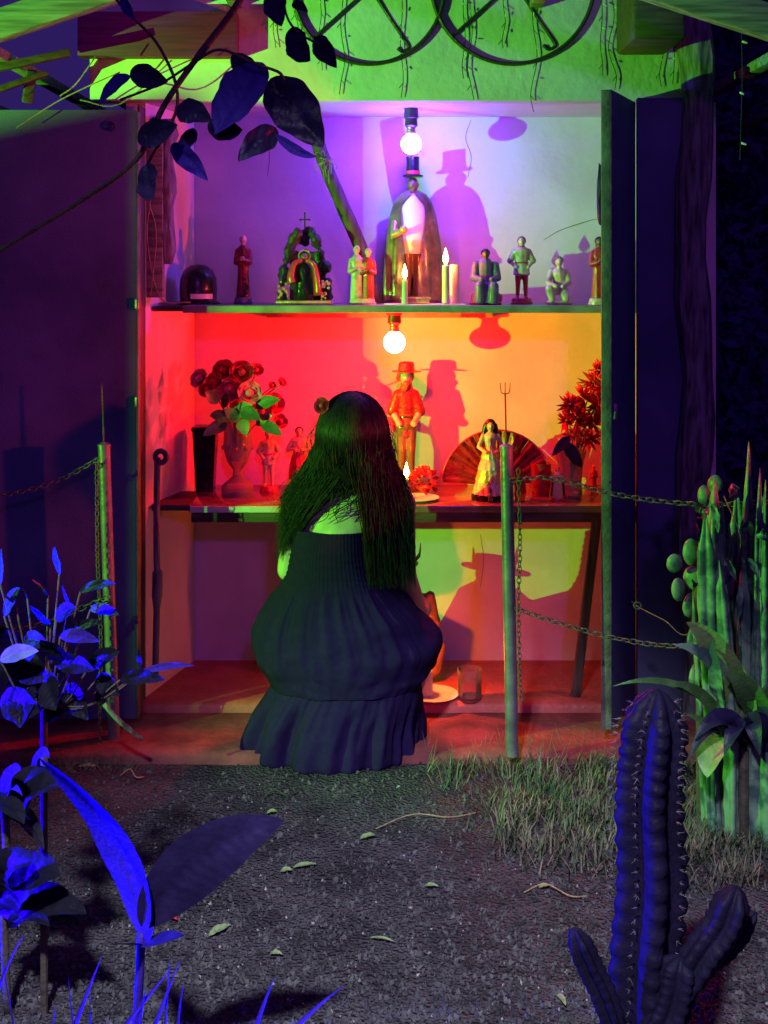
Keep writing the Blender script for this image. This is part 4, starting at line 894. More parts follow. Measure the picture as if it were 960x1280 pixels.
def fold_bodice(t, py):
    sm = smooth((745 - py) / 14)                                       # smocked rows
    f = sm * (.0009 * math.sin(84 * t + .6 * math.sin(py * .9)) + .0013 * math.sin((py - 664) * 2 * PI / 7.5))
    pl = smooth((py - 730) / 25) * (1 - smooth((py - 795) / 60))
    f += pl * .0095 * noise.noise(V((math.cos(t) * 9, math.sin(t) * 9, py * .003))) + pl * .0045 * noise.noise(V((math.cos(t) * 22, math.sin(t) * 22, py * .004)))
    f += .005 * smooth((py - 760) / 40) * noise.noise(V((math.cos(t) * 2.6, math.sin(t) * 2.6, py * .016)))
    f += .0045 * smooth((py - 745) / 40) * (1 - smooth((py - 850) / 10)) * (abs(noise.noise(V((math.cos(t) * 6 + py * .004, math.sin(t) * 6, py * .006)))) - .25)
    f += .002 * smooth((py - 770) / 30) * noise.noise(V((math.cos(t) * 7, math.sin(t) * 7, py * .045)))
    rt = smooth((math.cos(t) + .1) / .8) * smooth((py - 745) / 25) * (1 - smooth((py - 845) / 15))      # pull folds towards the right knee
    f += rt * .006 * math.sin((py - 790) * .13 + 3.2 * math.sin(t) + 1.4 * noise.noise(V((t * 2, py * .02, 7))))
    f += .006 * smooth((py - 775) / 30) * max(0, noise.noise(V((t * 4 + py * .02, py * .05 - t * 2, 3)))) ** .7
    gth = smooth((py - 842) / 18)
    f += gth * .0022 * noise.noise(V((math.cos(t) * 26, math.sin(t) * 26, py * .01)))
    return f
rows = dense([(663, 365, 474, 3.475, .108), (690, 362, 477, 3.475, .112), (715, 358, 483, 3.475, .116), (738, 350, 494, 3.475, .13), (762, 334, 515, 3.475, .15), (788, 321, 538, 3.475, .165), (812, 317, 550, 3.475, .17), (834, 321, 548, 3.475, .168), (850, 330, 537, 3.475, .162), (864, 338, 527, 3.475, .155)], 9)
ringmesh(rows, NR, fold_bodice, 'dress', M['dress']).build('dress', M['dress'], wm, ang=180)
def fold_fl(t, py):
    k = smooth((py - 858) / 70)
    n_ = lambda q, o: noise.noise(V((math.cos(t) * q + o, math.sin(t) * q, py * .006)))
    return (1 - k * .6) * .004 * n_(20, 0) + .010 * k * n_(9, 3) + k * (.034 * n_(3.2, 4) + .024 * n_(7, 9)) + .003 * noise.noise(V((t * 9, py * .05, 1)))
rows = dense([(859, 343, 524, 3.475, .150), (866, 341, 526, 3.475, .152), (885, 328, 527, 3.475, .155), (910, 312, 525, 3.475, .155), (932, 302, 525, 3.475, .152), (950, 297, 524, 3.475, .146), (955, 300, 520, 3.475, .14)], 8)
ringmesh(rows, NR, fold_fl, 'flounce', M['dress']).build('flounce', M['dress'], wm, ang=180)

# hair: cap and thousands of strands
rd = random.Random(5)
hr = (.100, .112, .118)
cap_ = MB().ball(hc + V((0, -.006, .012)), 1.0, 28, hr)
cap_.v = [V((v.x, min(v.y, hc.y + .055 + .03 * (v.z - hc.z)), v.z)) for v in cap_.v]
hm = cap_
def strand(ph, e0, side, end, r0, rd):
    pts = []; sw = 1 + rd.uniform(-.01, .05)
    for q in range(4):
        e = lerp(e0, R(4), q / 3)
        pts.append(hc + V((math.sin(ph) * math.cos(e) * hr[0] * sw, -math.cos(ph) * math.cos(e) * hr[1] * sw - .006, math.sin(e) * hr[2] * sw + .012)))
    last = pts[-1]; zs = Z(584 + rd.uniform(-8, 8), 3.35)                        # the fall stays together down to the nape, then parts
    pts.append(V((last.x * .97 + hc.x * .03 + (.010 * math.sin(ph)), last.y + .012 + .02 * (1 - math.cos(ph)), lerp(last.z, zs, .55))))
    na = V((last.x + .012 * math.sin(ph) + (-.012 if side < 0 else .004), lerp(last.y, end.y, .45), zs)); pts.append(na)
    for f in (.35, .7):
        g_ = f ** (.62 if side > 0 and ph < R(40) else 1.0)
        pts.append(V((lerp(na.x, end.x, g_), lerp(na.y, end.y, f ** .6), lerp(na.z, end.z, f))) + V((rd.gauss(0, .004), rd.gauss(0, .003), 0)))
    pts.append(end)
    pts = spline(pts, 3); n = len(pts); wv = rd.uniform(0, 6); wa = rd.uniform(.0004, .003)
    pts = [p + V((wa * math.sin(wv + j * .5) * smooth((j - 9) / 8), 0, 0)) for j, p in enumerate(pts)]
    hm.tube(pts, [r0 * (1 if j < n * .75 else max(.2, 1 - (j / n - .75) / .27)) for j in range(n)], 3, cap=False)
hm.ball(P(442, 572, 3.415), 1.0, 20, (.098, .078, .075))
hm.cap(P(418, 598, 3.425), P(372, 650, 3.45), .040, .022, 12).cap(P(440, 592, 3.42), P(400, 612, 3.425), .05, .036, 12)
hm.cap(P(470, 600, 3.43), P(488, 700, 3.435), .055, .05, 14)
for i in range(9000):
    ph = rd.uniform(R(-120), R(115)); e0 = rd.uniform(R(35), R(89)) if i % 4 else rd.uniform(R(10), R(50))
    if ph < R(4) + rd.gauss(0, .12):
        u_ = rd.random(); k_ = min(1, (ph + R(120)) / R(124))
        end = P(lerp(350, 372, k_) + rd.gauss(0, 4), lerp(618, lerp(705, 668, k_), u_ ** .7) - 14 * k_ * (1 - u_), 3.42 + rd.uniform(-.015, .02) + .03 * (1 - k_))
        strand(ph, e0, -1, end, rd.uniform(.0006, .0011), rd)
    else:
        s_ = min(1, max(0, (ph - R(4)) / R(111) + rd.gauss(0, .16)))
        end = P(lerp(461, 519, s_), lerp(632, 738, rd.random() ** .75) if rd.random() < .92 else rd.uniform(605, 640), 3.368 + rd.uniform(-.02, .012) + .02 * s_)
        strand(ph, e0, 1, end, rd.uniform(.0006, .0011), rd)
# stray hairs
for i in range(120):
    ph = rd.uniform(R(-120), R(115)); c = hc + V((math.sin(ph) * hr[0] * 1.03, -abs(math.cos(ph)) * hr[1] * 1.02, rd.uniform(-.02, .07)))
    q = c + V((math.sin(ph) * rd.uniform(.004, .03), -.006, -rd.uniform(.03, .10))); hm.tube(spline([c, c.lerp(q, .5) + V((math.sin(ph) * .012, 0, .006)), q], 4), .0006, 3, cap=False)
# loose curling wisps across the bare back
for i in range(26):
    s0 = P(rd.uniform(410, 460), rd.uniform(600, 612), 3.375); e = P(rd.uniform(385, 436), rd.uniform(622, 655), 3.378)
    pts = spline([s0, s0.lerp(e, .4) + V((rd.gauss(0, .012), -.008, 0)), s0.lerp(e, .8) + V((rd.gauss(0, .014), -.006, 0)), e], 4)
    hm.tube(pts, [.0012] * (len(pts) - 1) + [.0003], 3, cap=False)
hm.build('hair', M['hair'], wm, ang=180)
rose(P(403, 507, 3.38), .026, M['darkred'], wm, 'hair_flower', 77, (-.5, -1, .2))

# ------------------------------------------------------------------ poles with chains
def pole(top, bot, r, label, tri):
    t = thing('pole', label, 'pole', bot)
    MB().tube([bot, top], r, 20).build('shaft', M['steel'], t, ang=50)
    d = (top - bot).normalized()
    MB().lathe([(r * 1.08, 0), (r * 1.08, .006), (r * .4, .012)], top, 18).build('cap', M['steel'], t, ang=50)
    L_ = .185
    e = top + d * L_ * .98 + V((.0, 0, 0))
    if tri:
        MB().tube([top, e + V((0, 0, -.03))], .0024, 8).build('rod', M['iron'], t)
        c = e + V((0, 0, -.032))
        g = MB().tube([c, c + V((0, 0, .032))], .0018, 6)
        for sd in (-1, 1): g.tube(spline([c, c + V((sd * .009, 0, .002)), c + V((sd * .0125, 0, .012)), c + V((sd * .0135, 0, .030))], 4), .0016, 6)
        g.build('trident_head', M['iron'], t)
    else:
        MB().tube([top, e], [.0026, .0012], 8).build('rod', M['iron'], t)
pole(P(633, 560, 3.34), P(638, 935, 3.34) + V((.005, 0, -.02)), .0175, 'grey metal pole topped by a small trident in front of the lower shelf', True)
pole(P(130, 558, 3.52), P(143, 928, 3.52) + V((0, 0, -.01)), .0175, 'grey metal pole topped by a plain thin rod in front of the left door', False)
link0 = MB().torus((0, 0, 0), 0.0070, .0018, (0, 1, 0), n=12, m=6, stretch=1.85, long=(1, 0, 0))
link_me = None
def chain(pts, label, step=.0185, scale=1.0):
    global link_me
    pts = spline(pts, 20); root = thing('chain', label, 'chain', pts[0])
    L_ = [0]
    for a, b in zip(pts, pts[1:]): L_.append(L_[-1] + (b - a).length)
    st = step * scale; n = int(L_[-1] / st)
    j = 0
    for i in range(n + 1):
        s = i * st
        while j < len(L_) - 2 and L_[j + 1] < s: j += 1
        t = (s - L_[j]) / max(1e-9, L_[j + 1] - L_[j]); p = pts[j].lerp(pts[j + 1], t); d = (pts[j + 1] - pts[j]).normalized()
        q = d.to_track_quat('X', 'Z').to_matrix().to_4x4() @ Matrix.Rotation(PI / 2 * (i % 2) + .5 + random.uniform(-.25, .25), 4, 'X')
        if link_me is None: o = link0.build('link', M['chain'], None, loc=(0, 0, 0), ang=180); link_me = o.data; o.parent = root
        else: o = bpy.data.objects.new('link', link_me); C.objects.link(o); o.parent = root
        o.location = p - root.location; o.rotation_euler = q.to_euler(); o.scale = (scale,) * 3
YP = 3.31
chain([P(649, 762, YP), P(690, 776, YP - .02), P(757, 795, YP - .05), P(820, 806, YP - .1), P(872, 806, YP - .18), P(925, 790, YP - .25)], 'sagging lower chain running from the trident pole to the succulent clump')
chain([P(643, 600, YP), P(690, 598, YP - .02), P(760, 616, YP - .05), P(840, 628, YP - .1), P(920, 630, YP - .2), P(1000, 622, YP - .25)], 'upper chain running from the trident pole across the right door')
chain([P(648, 590, YP), P(650, 680, YP), P(648, 762, YP), P(651, 880, YP)], 'chain hanging straight down alongside the trident pole', scale=.8)
YP = 3.48
chain([P(121, 575, YP), P(80, 597, YP), P(30, 614, YP - .05), P(-60, 628, YP - .1)], 'upper chain sloping from the plain pole across the left door', scale=.9)
chain([P(132, 748, YP), P(90, 765, YP), P(40, 782, YP - .05), P(-50, 800, YP - .1)], 'lower chain sloping left from the plain pole behind blue leaves')
chain([P(121, 578, YP), P(122, 700, YP), P(126, 800, YP), P(124, 930, YP)], 'chain hanging straight down alongside the plain pole', scale=.8)
# ------------------------------------------------------------------ ground cover
rd = random.Random(11)
def GY(py): return EYE * F / (py - HZ)
def gpt(px, py):
    Y = GY(py); x = X(px, Y); return V((x, Y, gh(x, Y)))
pal = []
st = MB(); st2 = MB()
for i in range(19000):
    py = 948 + (1310 - 948) * rd.random() ** .8; px = rd.uniform(-40, 1000); p = gpt(px, py)
    r = rd.choice((.002, .003, .003, .004, .0055, .0075)) * rd.uniform(.7, 1.3); e = Euler((rd.uniform(0, 6), rd.uniform(0, 6), rd.uniform(0, 6))).to_matrix()
    vs = [e @ V(v) * r * rd.uniform(.7, 1.2) for v in ((1, 0, 0), (-1, 0, 0), (0, .8, 0), (0, -.8, 0), (0, 0, .6), (0, 0, -.6))]
    (st2 if i % 40 == 0 and r < .006 else st).add([v + p + V((0, 0, r * .3)) for v in vs], [(0, 2, 4), (2, 1, 4), (1, 3, 4), (3, 0, 4), (2, 0, 5), (1, 2, 5), (3, 1, 5), (0, 3, 5)])
M['gravel'] = mat('dark_gravel', (0.105, 0.105, 0.105), 0.9, (0.025, 0.025, 0.027), spec=0.1, scale=26, bump=0.3, bscale=200)
M['palegravel'] = mat('pale_gravel', (0.34, 0.33, 0.31), 0.8, (0.2, 0.19, 0.18), scale=60, bump=0.3)
o = st.build('gravel', M['gravel'], ang=10, kind='stuff'); o['label'] = 'dark fine gravel strewn over the soil in front of the shrine'
o = st2.build('pale_pebbles', M['palegravel'], ang=10, kind='stuff'); o['label'] = 'scattered pale pebbles on the dark soil'
gr = MB(); gd = MB()
def dens(px, py):
    d = 0
    d = max(d, smooth((px - 560) / 170) * smooth((1125 - py + (px - 780) * .1) / 80))
    d = max(d, smooth((px - 520) / 60) * smooth((1000 - py) / 40) * .7)
    if 690 < px < 740 and 955 < py < 985: d *= .3
    d *= max(.12, min(1, .55 + 1.6 * noise.noise(V((px * .018, py * .03, 2)))))
    return d
cnt = 0
while cnt < 6200:
    px = rd.uniform(515, 1010); py = rd.uniform(938, 1125)
    if rd.random() > dens(px, py): continue
    cnt += 1; p = gpt(px, py); a = rd.uniform(0, 2 * PI); h = rd.uniform(.02, .055); ln = rd.uniform(.01, .05)
    if p.y > 3.37: p.y = 3.37 - rd.random() * .05
    tip = p + V((math.cos(a) * ln, math.sin(a) * ln, h)); w_ = rd.uniform(.0012, .0024)
    sd = V((-math.sin(a), math.cos(a), 0)) * w_; m = p.lerp(tip, .55) + V((0, 0, h * .18))
    (gd if rd.random() < .45 else gr).add([p - sd, p + sd, m + sd * .8, m - sd * .8, tip], [(0, 1, 2, 3), (3, 2, 4)])
for i in range(60):     # taller dry stalks along the slab edge
    px = rd.uniform(530, 760); p = gpt(px, rd.uniform(940, 962)); h = rd.uniform(.04, .10); sd = V((.0012, 0, 0)); tip = p + V((rd.uniform(-.03, .03), rd.uniform(-.02, .02), h))
    gd.add([p - sd, p + sd, p.lerp(tip, .6) + sd * .7, p.lerp(tip, .6) - sd * .7, tip], [(0, 1, 2, 3), (3, 2, 4)])
for i in range(500):    # dry tufts left under the plain pole
    px = rd.uniform(-10, 170); p = gpt(px, rd.uniform(935, 965)); a = rd.uniform(0, 6.3); ln = rd.uniform(.01, .06); h = rd.uniform(.005, .04); tip = p + V((math.cos(a) * ln, math.sin(a) * ln * .6, h)); sd = V((.0012, 0, 0))
    gd.add([p - sd, p + sd, p.lerp(tip, .6) + sd * .7 + V((0, 0, h * .2)), p.lerp(tip, .6) - sd * .7 + V((0, 0, h * .2)), tip], [(0, 1, 2, 3), (3, 2, 4)])
M['grass'] = mat('lawn_grass', (0.075, 0.10, 0.06), 0.7, (0.035, 0.055, 0.035), spec=0.1, scale=9, bump=0)
M['drygrass'] = mat('dry_grass', (0.19, 0.165, 0.12), 0.8, (0.09, 0.08, 0.06), spec=0.1, scale=9, bump=0)
o = gr.build('grass', M['grass'], kind='stuff', ang=180); o['label'] = 'patch of short green grass right of the path'
o = gd.build('dry_grass', M['drygrass'], kind='stuff', ang=180); o['label'] = 'dry straw coloured blades among the grass'
# fallen leaves
for i, (px, py, ang, ln, wd, lab, gp) in enumerate((
        (275, 1168, 25, 34, 13, 'curled bright green fallen leaf right of the big dark leaf', None), (381, 1082, 5, 36, 8, 'long pale fallen leaf on the soil right of the dark leaf\'s tip', None),
        (358, 1089, 0, 18, 9, 'small yellow green fallen leaf touching the long pale one', None), (460, 1052, 10, 24, 9, 'pale green fallen leaf in the middle of the path', None),
        (478, 1176, -14, 38, 5, 'slender straw coloured leaf sliver in the lower middle of the path', None), (680, 1117, 0, 16, 7, 'small bright green fallen leaf at the grass edge left of the cactus', None),
        (345, 1197, -10, 20, 8, 'small cream fallen leaf low on the path', None), (539, 1110, -8, 22, 7, 'tan fallen leaf on the path near the grass', None),
        (215, 1150, -30, 20, 11, 'reddish fallen leaf under the big dark leaf', None), (702, 1258, -65, 20, 10, 'green fallen leaf beside the small left cactus arm', None),
        (110, 962, -4, 30, 8, 'yellowish fallen leaf near the plain pole\'s foot', None), (340, 1020, 3, 16, 7, 'dull pale fallen leaf left of the path\'s centre', None))):
    p = gpt(px, py); k = p.y / F; a = R(ang); d = V((math.cos(a), math.sin(a) * 1.8 , 0)) * ln * k * .42
    o = MB().leaf(p - d + V((0, 0, .006)), p + d + V((0, 0, .010)), wd * k * .8, (0, -.35, 1), (0, 0, .004), .3, 8, wav=.12, seed=i).build('fallen_leaf', M['redp'] if i == 8 else M['fallen'], loc=p, ang=180); tag(o, lab, 'leaf', 'fallen leaves on the path')
for i, (a, b, lab) in enumerate((((325, 1003), (372, 994), 'thin dark twig on the soil before the woman'), ((470, 1040), (600, 1020), 'crooked pale twig reaching towards the grass patch'), ((150, 972), (180, 974), 'short straw twig near the yellowish leaf'), ((655, 1120), (735, 1126), 'thin pale twig lying at the grass edge'))):
    p, q = gpt(*a) + V((0, 0, .005)), gpt(*b) + V((0, 0, .006)); o = MB().tube(spline([p, p.lerp(q, .35) + V((0, .02, .012)), p.lerp(q, .7) + V((0, -.015, .006)), q], 5), .0016, 6).build('twig', M['straw'] if i else M['stem'], loc=p, ang=180); tag(o, lab, 'twig', 'twigs on the path')
o = MB().tube(spline([P(130, 880, 3.25), P(150, 902, 3.25), P(178, 924, 3.27)], 5), [.007] * 8 + [.005] * 3, 8).build('branch', M['bark'], loc=P(178, 924, 3.27), ang=180); tag(o, 'dark broken branch leaning against the foot of the plain pole', 'branch')

# ------------------------------------------------------------------ foreground plants
# big leaf plant
YB = 1.9; kb = YB / F
t = thing('broadleaf_plant', 'young plant with one upright blue lit leaf and one wide dark leaf', 'plant', (X(172, YB), YB, 0))
MB().tube(spline([V((X(168, YB), YB, 0)), P(170, 1300, YB), P(174, 1230, YB), P(177, 1165, YB)], 5), .007, 8).build('stem', M['leafbluelit'], t, ang=180)
MB().leaf(P(177, 1170, YB), P(50, 948, YB - .08), 80 * kb, (-.70, -.76, .33), mid=P(178, 1040, YB + .02), fold=.16, n=70, wav=.03, vein=.014, nv=16).build('leaf', M['leafbluelit'], t, ang=180)
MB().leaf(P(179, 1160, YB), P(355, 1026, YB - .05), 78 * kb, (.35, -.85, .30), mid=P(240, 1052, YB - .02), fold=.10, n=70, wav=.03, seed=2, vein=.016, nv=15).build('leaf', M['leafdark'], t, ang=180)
MB().leaf(P(176, 1180, YB), P(230, 1170, YB - .12), 26 * kb, (.2, -.6, .8), fold=.2, n=10).build('leaf', M['leafdark'], t, ang=180)
MB().leaf(P(178, 1185, YB), P(192, 1158, YB - .03), 12 * kb, (-.5, -.8, .2), fold=.2, n=8).build('leaf', M['leafbluelit'], t, ang=180)
MB().leaf(P(176, 1182, YB), P(138, 1180, YB - .1), 20 * kb, (-.2, -.6, .8), fold=.2, n=8).build('leaf', M['leafdark'], t, ang=180)
# grass like blades along the bottom
t = thing('blade_plant', 'clump of narrow blue lit strap leaves along the bottom left edge', 'plant', (X(130, 1.82), 1.82, 0))
for (b0, t0, wd) in (((-20, 1235), (30, 1168), 8), ((70, 1330), (127, 1196), 12), ((100, 1330), (85, 1220), 7), ((110, 1320), (215, 1210), 10), ((170, 1330), (225, 1200), 10), ((165, 1300), (183, 1236), 16), ((205, 1300), (212, 1195), 6), ((220, 1260), (230, 1228), 6), ((300, 1320), (343, 1222), 12), ((320, 1300), (430, 1232), 10), ((115, 1300), (112, 1238), 7), ((60, 1310), (70, 1255), 6), ((30, 1330), (2, 1195), 8)):
    kk = 1.82 / F; MB().leaf(P(b0[0] + (b0[0] - t0[0]) * .5, 1460, 1.85), P(*t0, 1.80), wd * kk, (-.6, -.8, .2), mid=P(b0[0], b0[1] + 10, 1.83), fold=.45, n=12, prof='blade').build('leaf', M['leafbluelit'], t, ang=180)
# dark leafy clump at the left edge
t = thing('dark_leaf_plant', 'dark low leafy plant at the left edge below the blue buds', 'plant', (X(20, 2.2), 2.2, 0))
for i, (b0, t0, wd, m_) in enumerate((((0, 1010), (26, 962), 26, 'leafbluelit'), ((5, 1020), (72, 985), 60, 'leafshade'), ((10, 1015), (55, 1062), 26, 'leafshade'), ((-20, 1000), (30, 1030), 40, 'leafshade'), ((-10, 1130), (75, 1095), 66, 'leafshade'), ((0, 1140), (108, 1142), 46, 'leafshade'), ((-20, 1120), (40, 1080), 50, 'leafshade'), ((10, 1160), (62, 1158), 26, 'leafshade'), ((20, 985), (98, 990), 14, 'leafshade'), ((0, 1000), (28, 995), 9, 'leafbluelit'), ((40, 965), (62, 948), 16, 'leafbluelit'))):
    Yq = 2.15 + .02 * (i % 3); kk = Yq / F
    MB().leaf(P(*b0, Yq + .05), P(*t0, Yq - .05), wd * kk, (-.1, -.8, .6) if m_ == 'leafbluelit' else (.5, -.65, .55), (0, 0, .02), .2, 40, wav=.06, seed=i, vein=.04, nv=8).build('leaf', M[m_], t, ang=180)
MB().tube(spline([V((X(10, 2.25), 2.25, 0)), P(5, 1150, 2.25), P(8, 1060, 2.22), P(5, 1000, 2.2)], 5), .008, 8).build('stem', M['stem'], t, ang=180)
# blue lit plant before the left door
YQ = 2.25; kq = YQ / F
t = thing('blue_bud_plant', 'leafy shrub with bright blue lit leaf tips in front of the left door', 'plant', (X(55, YQ), YQ, 0))
hub = P(55, 880, YQ)
for i, (b0, t0, wd, m_) in enumerate((((0, 730), (2, 686), 17, 'leafbluelit'), ((74, 718), (69, 684), 17, 'leafbluelit'), ((86, 758), (78, 732), 11, 'leafbluelit'), ((63, 785), (38, 757), 21, 'leafbluelit'), ((113, 762), (149, 769), 14, 'leafbluelit'), ((75, 796), (124, 802), 17, 'leafbluelit'), ((172, 842), (243, 832), 9, 'leafbluelit'), ((176, 842), (174, 812), 10, 'leafbluelit'), ((0, 825), (48, 814), 20, 'leafpale'), ((20, 760), (5, 745), 10, 'leafbluelit'), ((34, 748), (28, 738), 5, 'leafbluelit'),  # leaf tones carry the blue and green lamplight and the shade
        ((70, 830), (118, 838), 24, 'leafshade'), ((150, 850), (206, 850), 18, 'leafshade'), ((60, 840), (15, 870), 44, 'leafshade'), ((55, 850), (70, 888), 40, 'leafshade'), ((20, 830), (60, 850), 40, 'leafshade'), ((60, 745), (40, 725), 14, 'leafshade'), ((100, 740), (145, 730), 12, 'leafshade'), ((85, 790), (130, 778), 12, 'leafshade'), ((120, 850), (150, 870), 26, 'leafshade'), ((0, 880), (50, 890), 40, 'leafshade'), ((30, 800), (60, 808), 22, 'leafshade'), ((140, 845), (120, 880), 20, 'leafshade'), ((90, 835), (50, 800), 34, 'leafshade'), ((40, 845), (-10, 835), 40, 'leafshade'), ((80, 860), (110, 900), 34, 'leafshade'), ((35, 860), (25, 910), 44, 'leafshade'), ((110, 835), (150, 815), 22, 'leafshade'), ((20, 800), (-15, 785), 30, 'leafshade'), ((70, 775), (95, 760), 20, 'leafshade'), ((5, 770), (25, 735), 18, 'leafshade'), ((90, 870), (60, 905), 34, 'leafshade'))):
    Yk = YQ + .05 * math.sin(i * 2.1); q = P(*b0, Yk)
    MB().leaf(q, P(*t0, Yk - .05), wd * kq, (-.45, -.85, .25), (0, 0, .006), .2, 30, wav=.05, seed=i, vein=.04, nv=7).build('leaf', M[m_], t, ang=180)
    MB().tube(spline([q, q.lerp(hub, .5) + V((0, 0, -.03)), hub], 4), .0018, 5).build('twig', M['stem'], t, ang=180)
MB().tube([V((hub.x, hub.y, 0)), hub], .007, 8).build('stem', M['stem'], t)
# overhanging branch at the top left
YT = 1.95; kt = YT / F
t = thing('overhanging_branch', 'dark leafy branch hanging into view at the upper left', 'branch', P(300, -40, YT))
MB().tube(spline([P(320, -60, YT), P(300, 0, YT), P(242, 78, YT), P(205, 132, YT), P(170, 200, YT), P(100, 252, YT + .05), P(-20, 325, YT + .1)], 6), [.006] * 12 + [.005] * 12 + [.004] * 13, 8).build('stem', M['stem'], t, ang=180)
MB().tube(spline([P(120, -40, YT), P(150, 5, YT), P(200, 60, YT), P(222, 130, YT), P(185, 205, YT)], 6), .0028, 6).build('stem', M['stem'], t, ang=180)
MB().tube(spline([P(150, 125, YT), P(200, 105, YT), P(242, 78, YT)], 5), .0022, 6).build('stem', M['stem'], t, ang=180)
MB().tube(spline([P(242, 78, YT), P(275, 62, YT - .02), P(320, 80, YT - .03), P(348, 90, YT - .03), P(355, 100, YT - .03)], 5), .0026, 6).build('stem', M['stem'], t, ang=180)
MB().tube(spline([P(355, -30, YT), P(357, 15, YT), P(372, 40, YT), P(398, 55, YT)], 5), .0022, 6).build('stem', M['stem'], t, ang=180)
for i, (b0, t0, wd, m_) in enumerate((((328, 78), (268, 168), 62, 'leafbluelit'), ((338, 98), (404, 184), 62, 'leafdark'), ((163, 88), (210, 102), 30, 'leafdark'), ((340, -12), (352, 33), 34, 'leafdark'), ((362, 36), (388, 76), 36, 'leafdark'), ((392, 50), (421, 85), 28, 'leafdark'), ((172, 168), (222, 156), 38, 'leafdark'), ((220, 140), (264, 152), 32, 'leafdark'), ((262, 150), (303, 162), 32, 'leafdark'), ((348, 165), (298, 202), 34, 'leafdark'), ((183, 204), (193, 247), 38, 'leafdark'), ((213, 184), (260, 226), 28, 'leafbluelit'), ((290, 68), (330, 92), 28, 'leafdark'), ((162, 94), (124, 132), 20, 'leafbluelit'), ((345, 168), (396, 196), 13, 'leafbluelit'), ((365, 8), (385, 16), 12, 'leafdark'), ((240, 160), (228, 195), 30, 'leafdark'), ((150, 0), (168, 26), 16, 'leafbluelit'))):
    Yk = YT + .03 * math.sin(i * 1.7)
    MB().leaf(P(*b0, Yk), P(*t0, Yk - .04), wd * kt, (-.3 + .25 * math.sin(i), -.9, .2 * math.cos(i)), (0, 0, .008 * math.sin(i * 3)), .22, 40, wav=.07, seed=i, vein=.035, nv=8).build('leaf', M[m_], t, ang=180)
# twigs at the left eave
tw = thing('dry_vine', 'bare dry vine twigs hooked over the top of the left door', 'vine', P(60, 125, 3.5))
for pts in (((20, 160), (70, 128), (110, 108), (150, 90)), ((75, 120), (95, 105), (120, 70)), ((100, 125), (150, 130), (215, 75)), ((180, 240), (195, 290), (188, 370)), ((188, 250), (184, 300), (200, 372), (238, 378))):
    MB().tube(spline([P(*q, 3.55 if pts[0][0] < 170 else 3.73) for q in pts], 5), .0022, 6).build('twig', M['straw'], tw, ang=180)

# columnar cactus on the right
YK = 1.9; kk = YK / F
def rib_col(pts, rad, nrib, ph=0, sc=.08, per=30):
    N = len(pts)
    return MB().tube(pts, rad, nrib * 8, shape=lambda a, s: (.56 + .44 * abs(math.cos(nrib / 2 * (a + ph))) ** 1.2) * (1 + sc * math.sin(s * per) * abs(math.cos(nrib / 2 * (a + ph))) ** 2))
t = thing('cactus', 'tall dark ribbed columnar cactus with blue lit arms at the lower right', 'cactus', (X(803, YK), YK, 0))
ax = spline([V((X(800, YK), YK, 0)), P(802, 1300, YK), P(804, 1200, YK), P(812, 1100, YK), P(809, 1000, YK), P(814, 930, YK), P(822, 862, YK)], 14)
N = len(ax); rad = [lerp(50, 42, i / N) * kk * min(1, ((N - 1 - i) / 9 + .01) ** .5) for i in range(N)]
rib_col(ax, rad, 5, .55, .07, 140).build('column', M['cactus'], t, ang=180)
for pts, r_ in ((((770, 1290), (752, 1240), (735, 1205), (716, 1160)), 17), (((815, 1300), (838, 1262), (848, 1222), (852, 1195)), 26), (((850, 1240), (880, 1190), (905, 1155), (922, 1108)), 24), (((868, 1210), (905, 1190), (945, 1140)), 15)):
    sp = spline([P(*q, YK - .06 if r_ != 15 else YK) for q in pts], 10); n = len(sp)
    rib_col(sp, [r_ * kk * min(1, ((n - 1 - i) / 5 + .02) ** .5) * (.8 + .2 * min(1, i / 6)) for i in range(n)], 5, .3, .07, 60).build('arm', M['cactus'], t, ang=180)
sp_ = MB(); rd = random.Random(3)
for i in range(6, N - 4, 2):
    for q in range(5):
        a = 2 * PI * q / 5 - .55; d = V((math.sin(a), -math.cos(a), 0)); c = ax[i] + d * rad[i] * .98
        for z in range(6): sp_.tube([c, c + (d + V((rd.uniform(-.9, .9), rd.uniform(-.6, .6), rd.uniform(-.7, .9)))) * rd.uniform(.003, .009)], [.0006, .0002], 4, cap=False)
o = sp_.build('spines', M['spine'], t); o['kind'] = 'stuff'

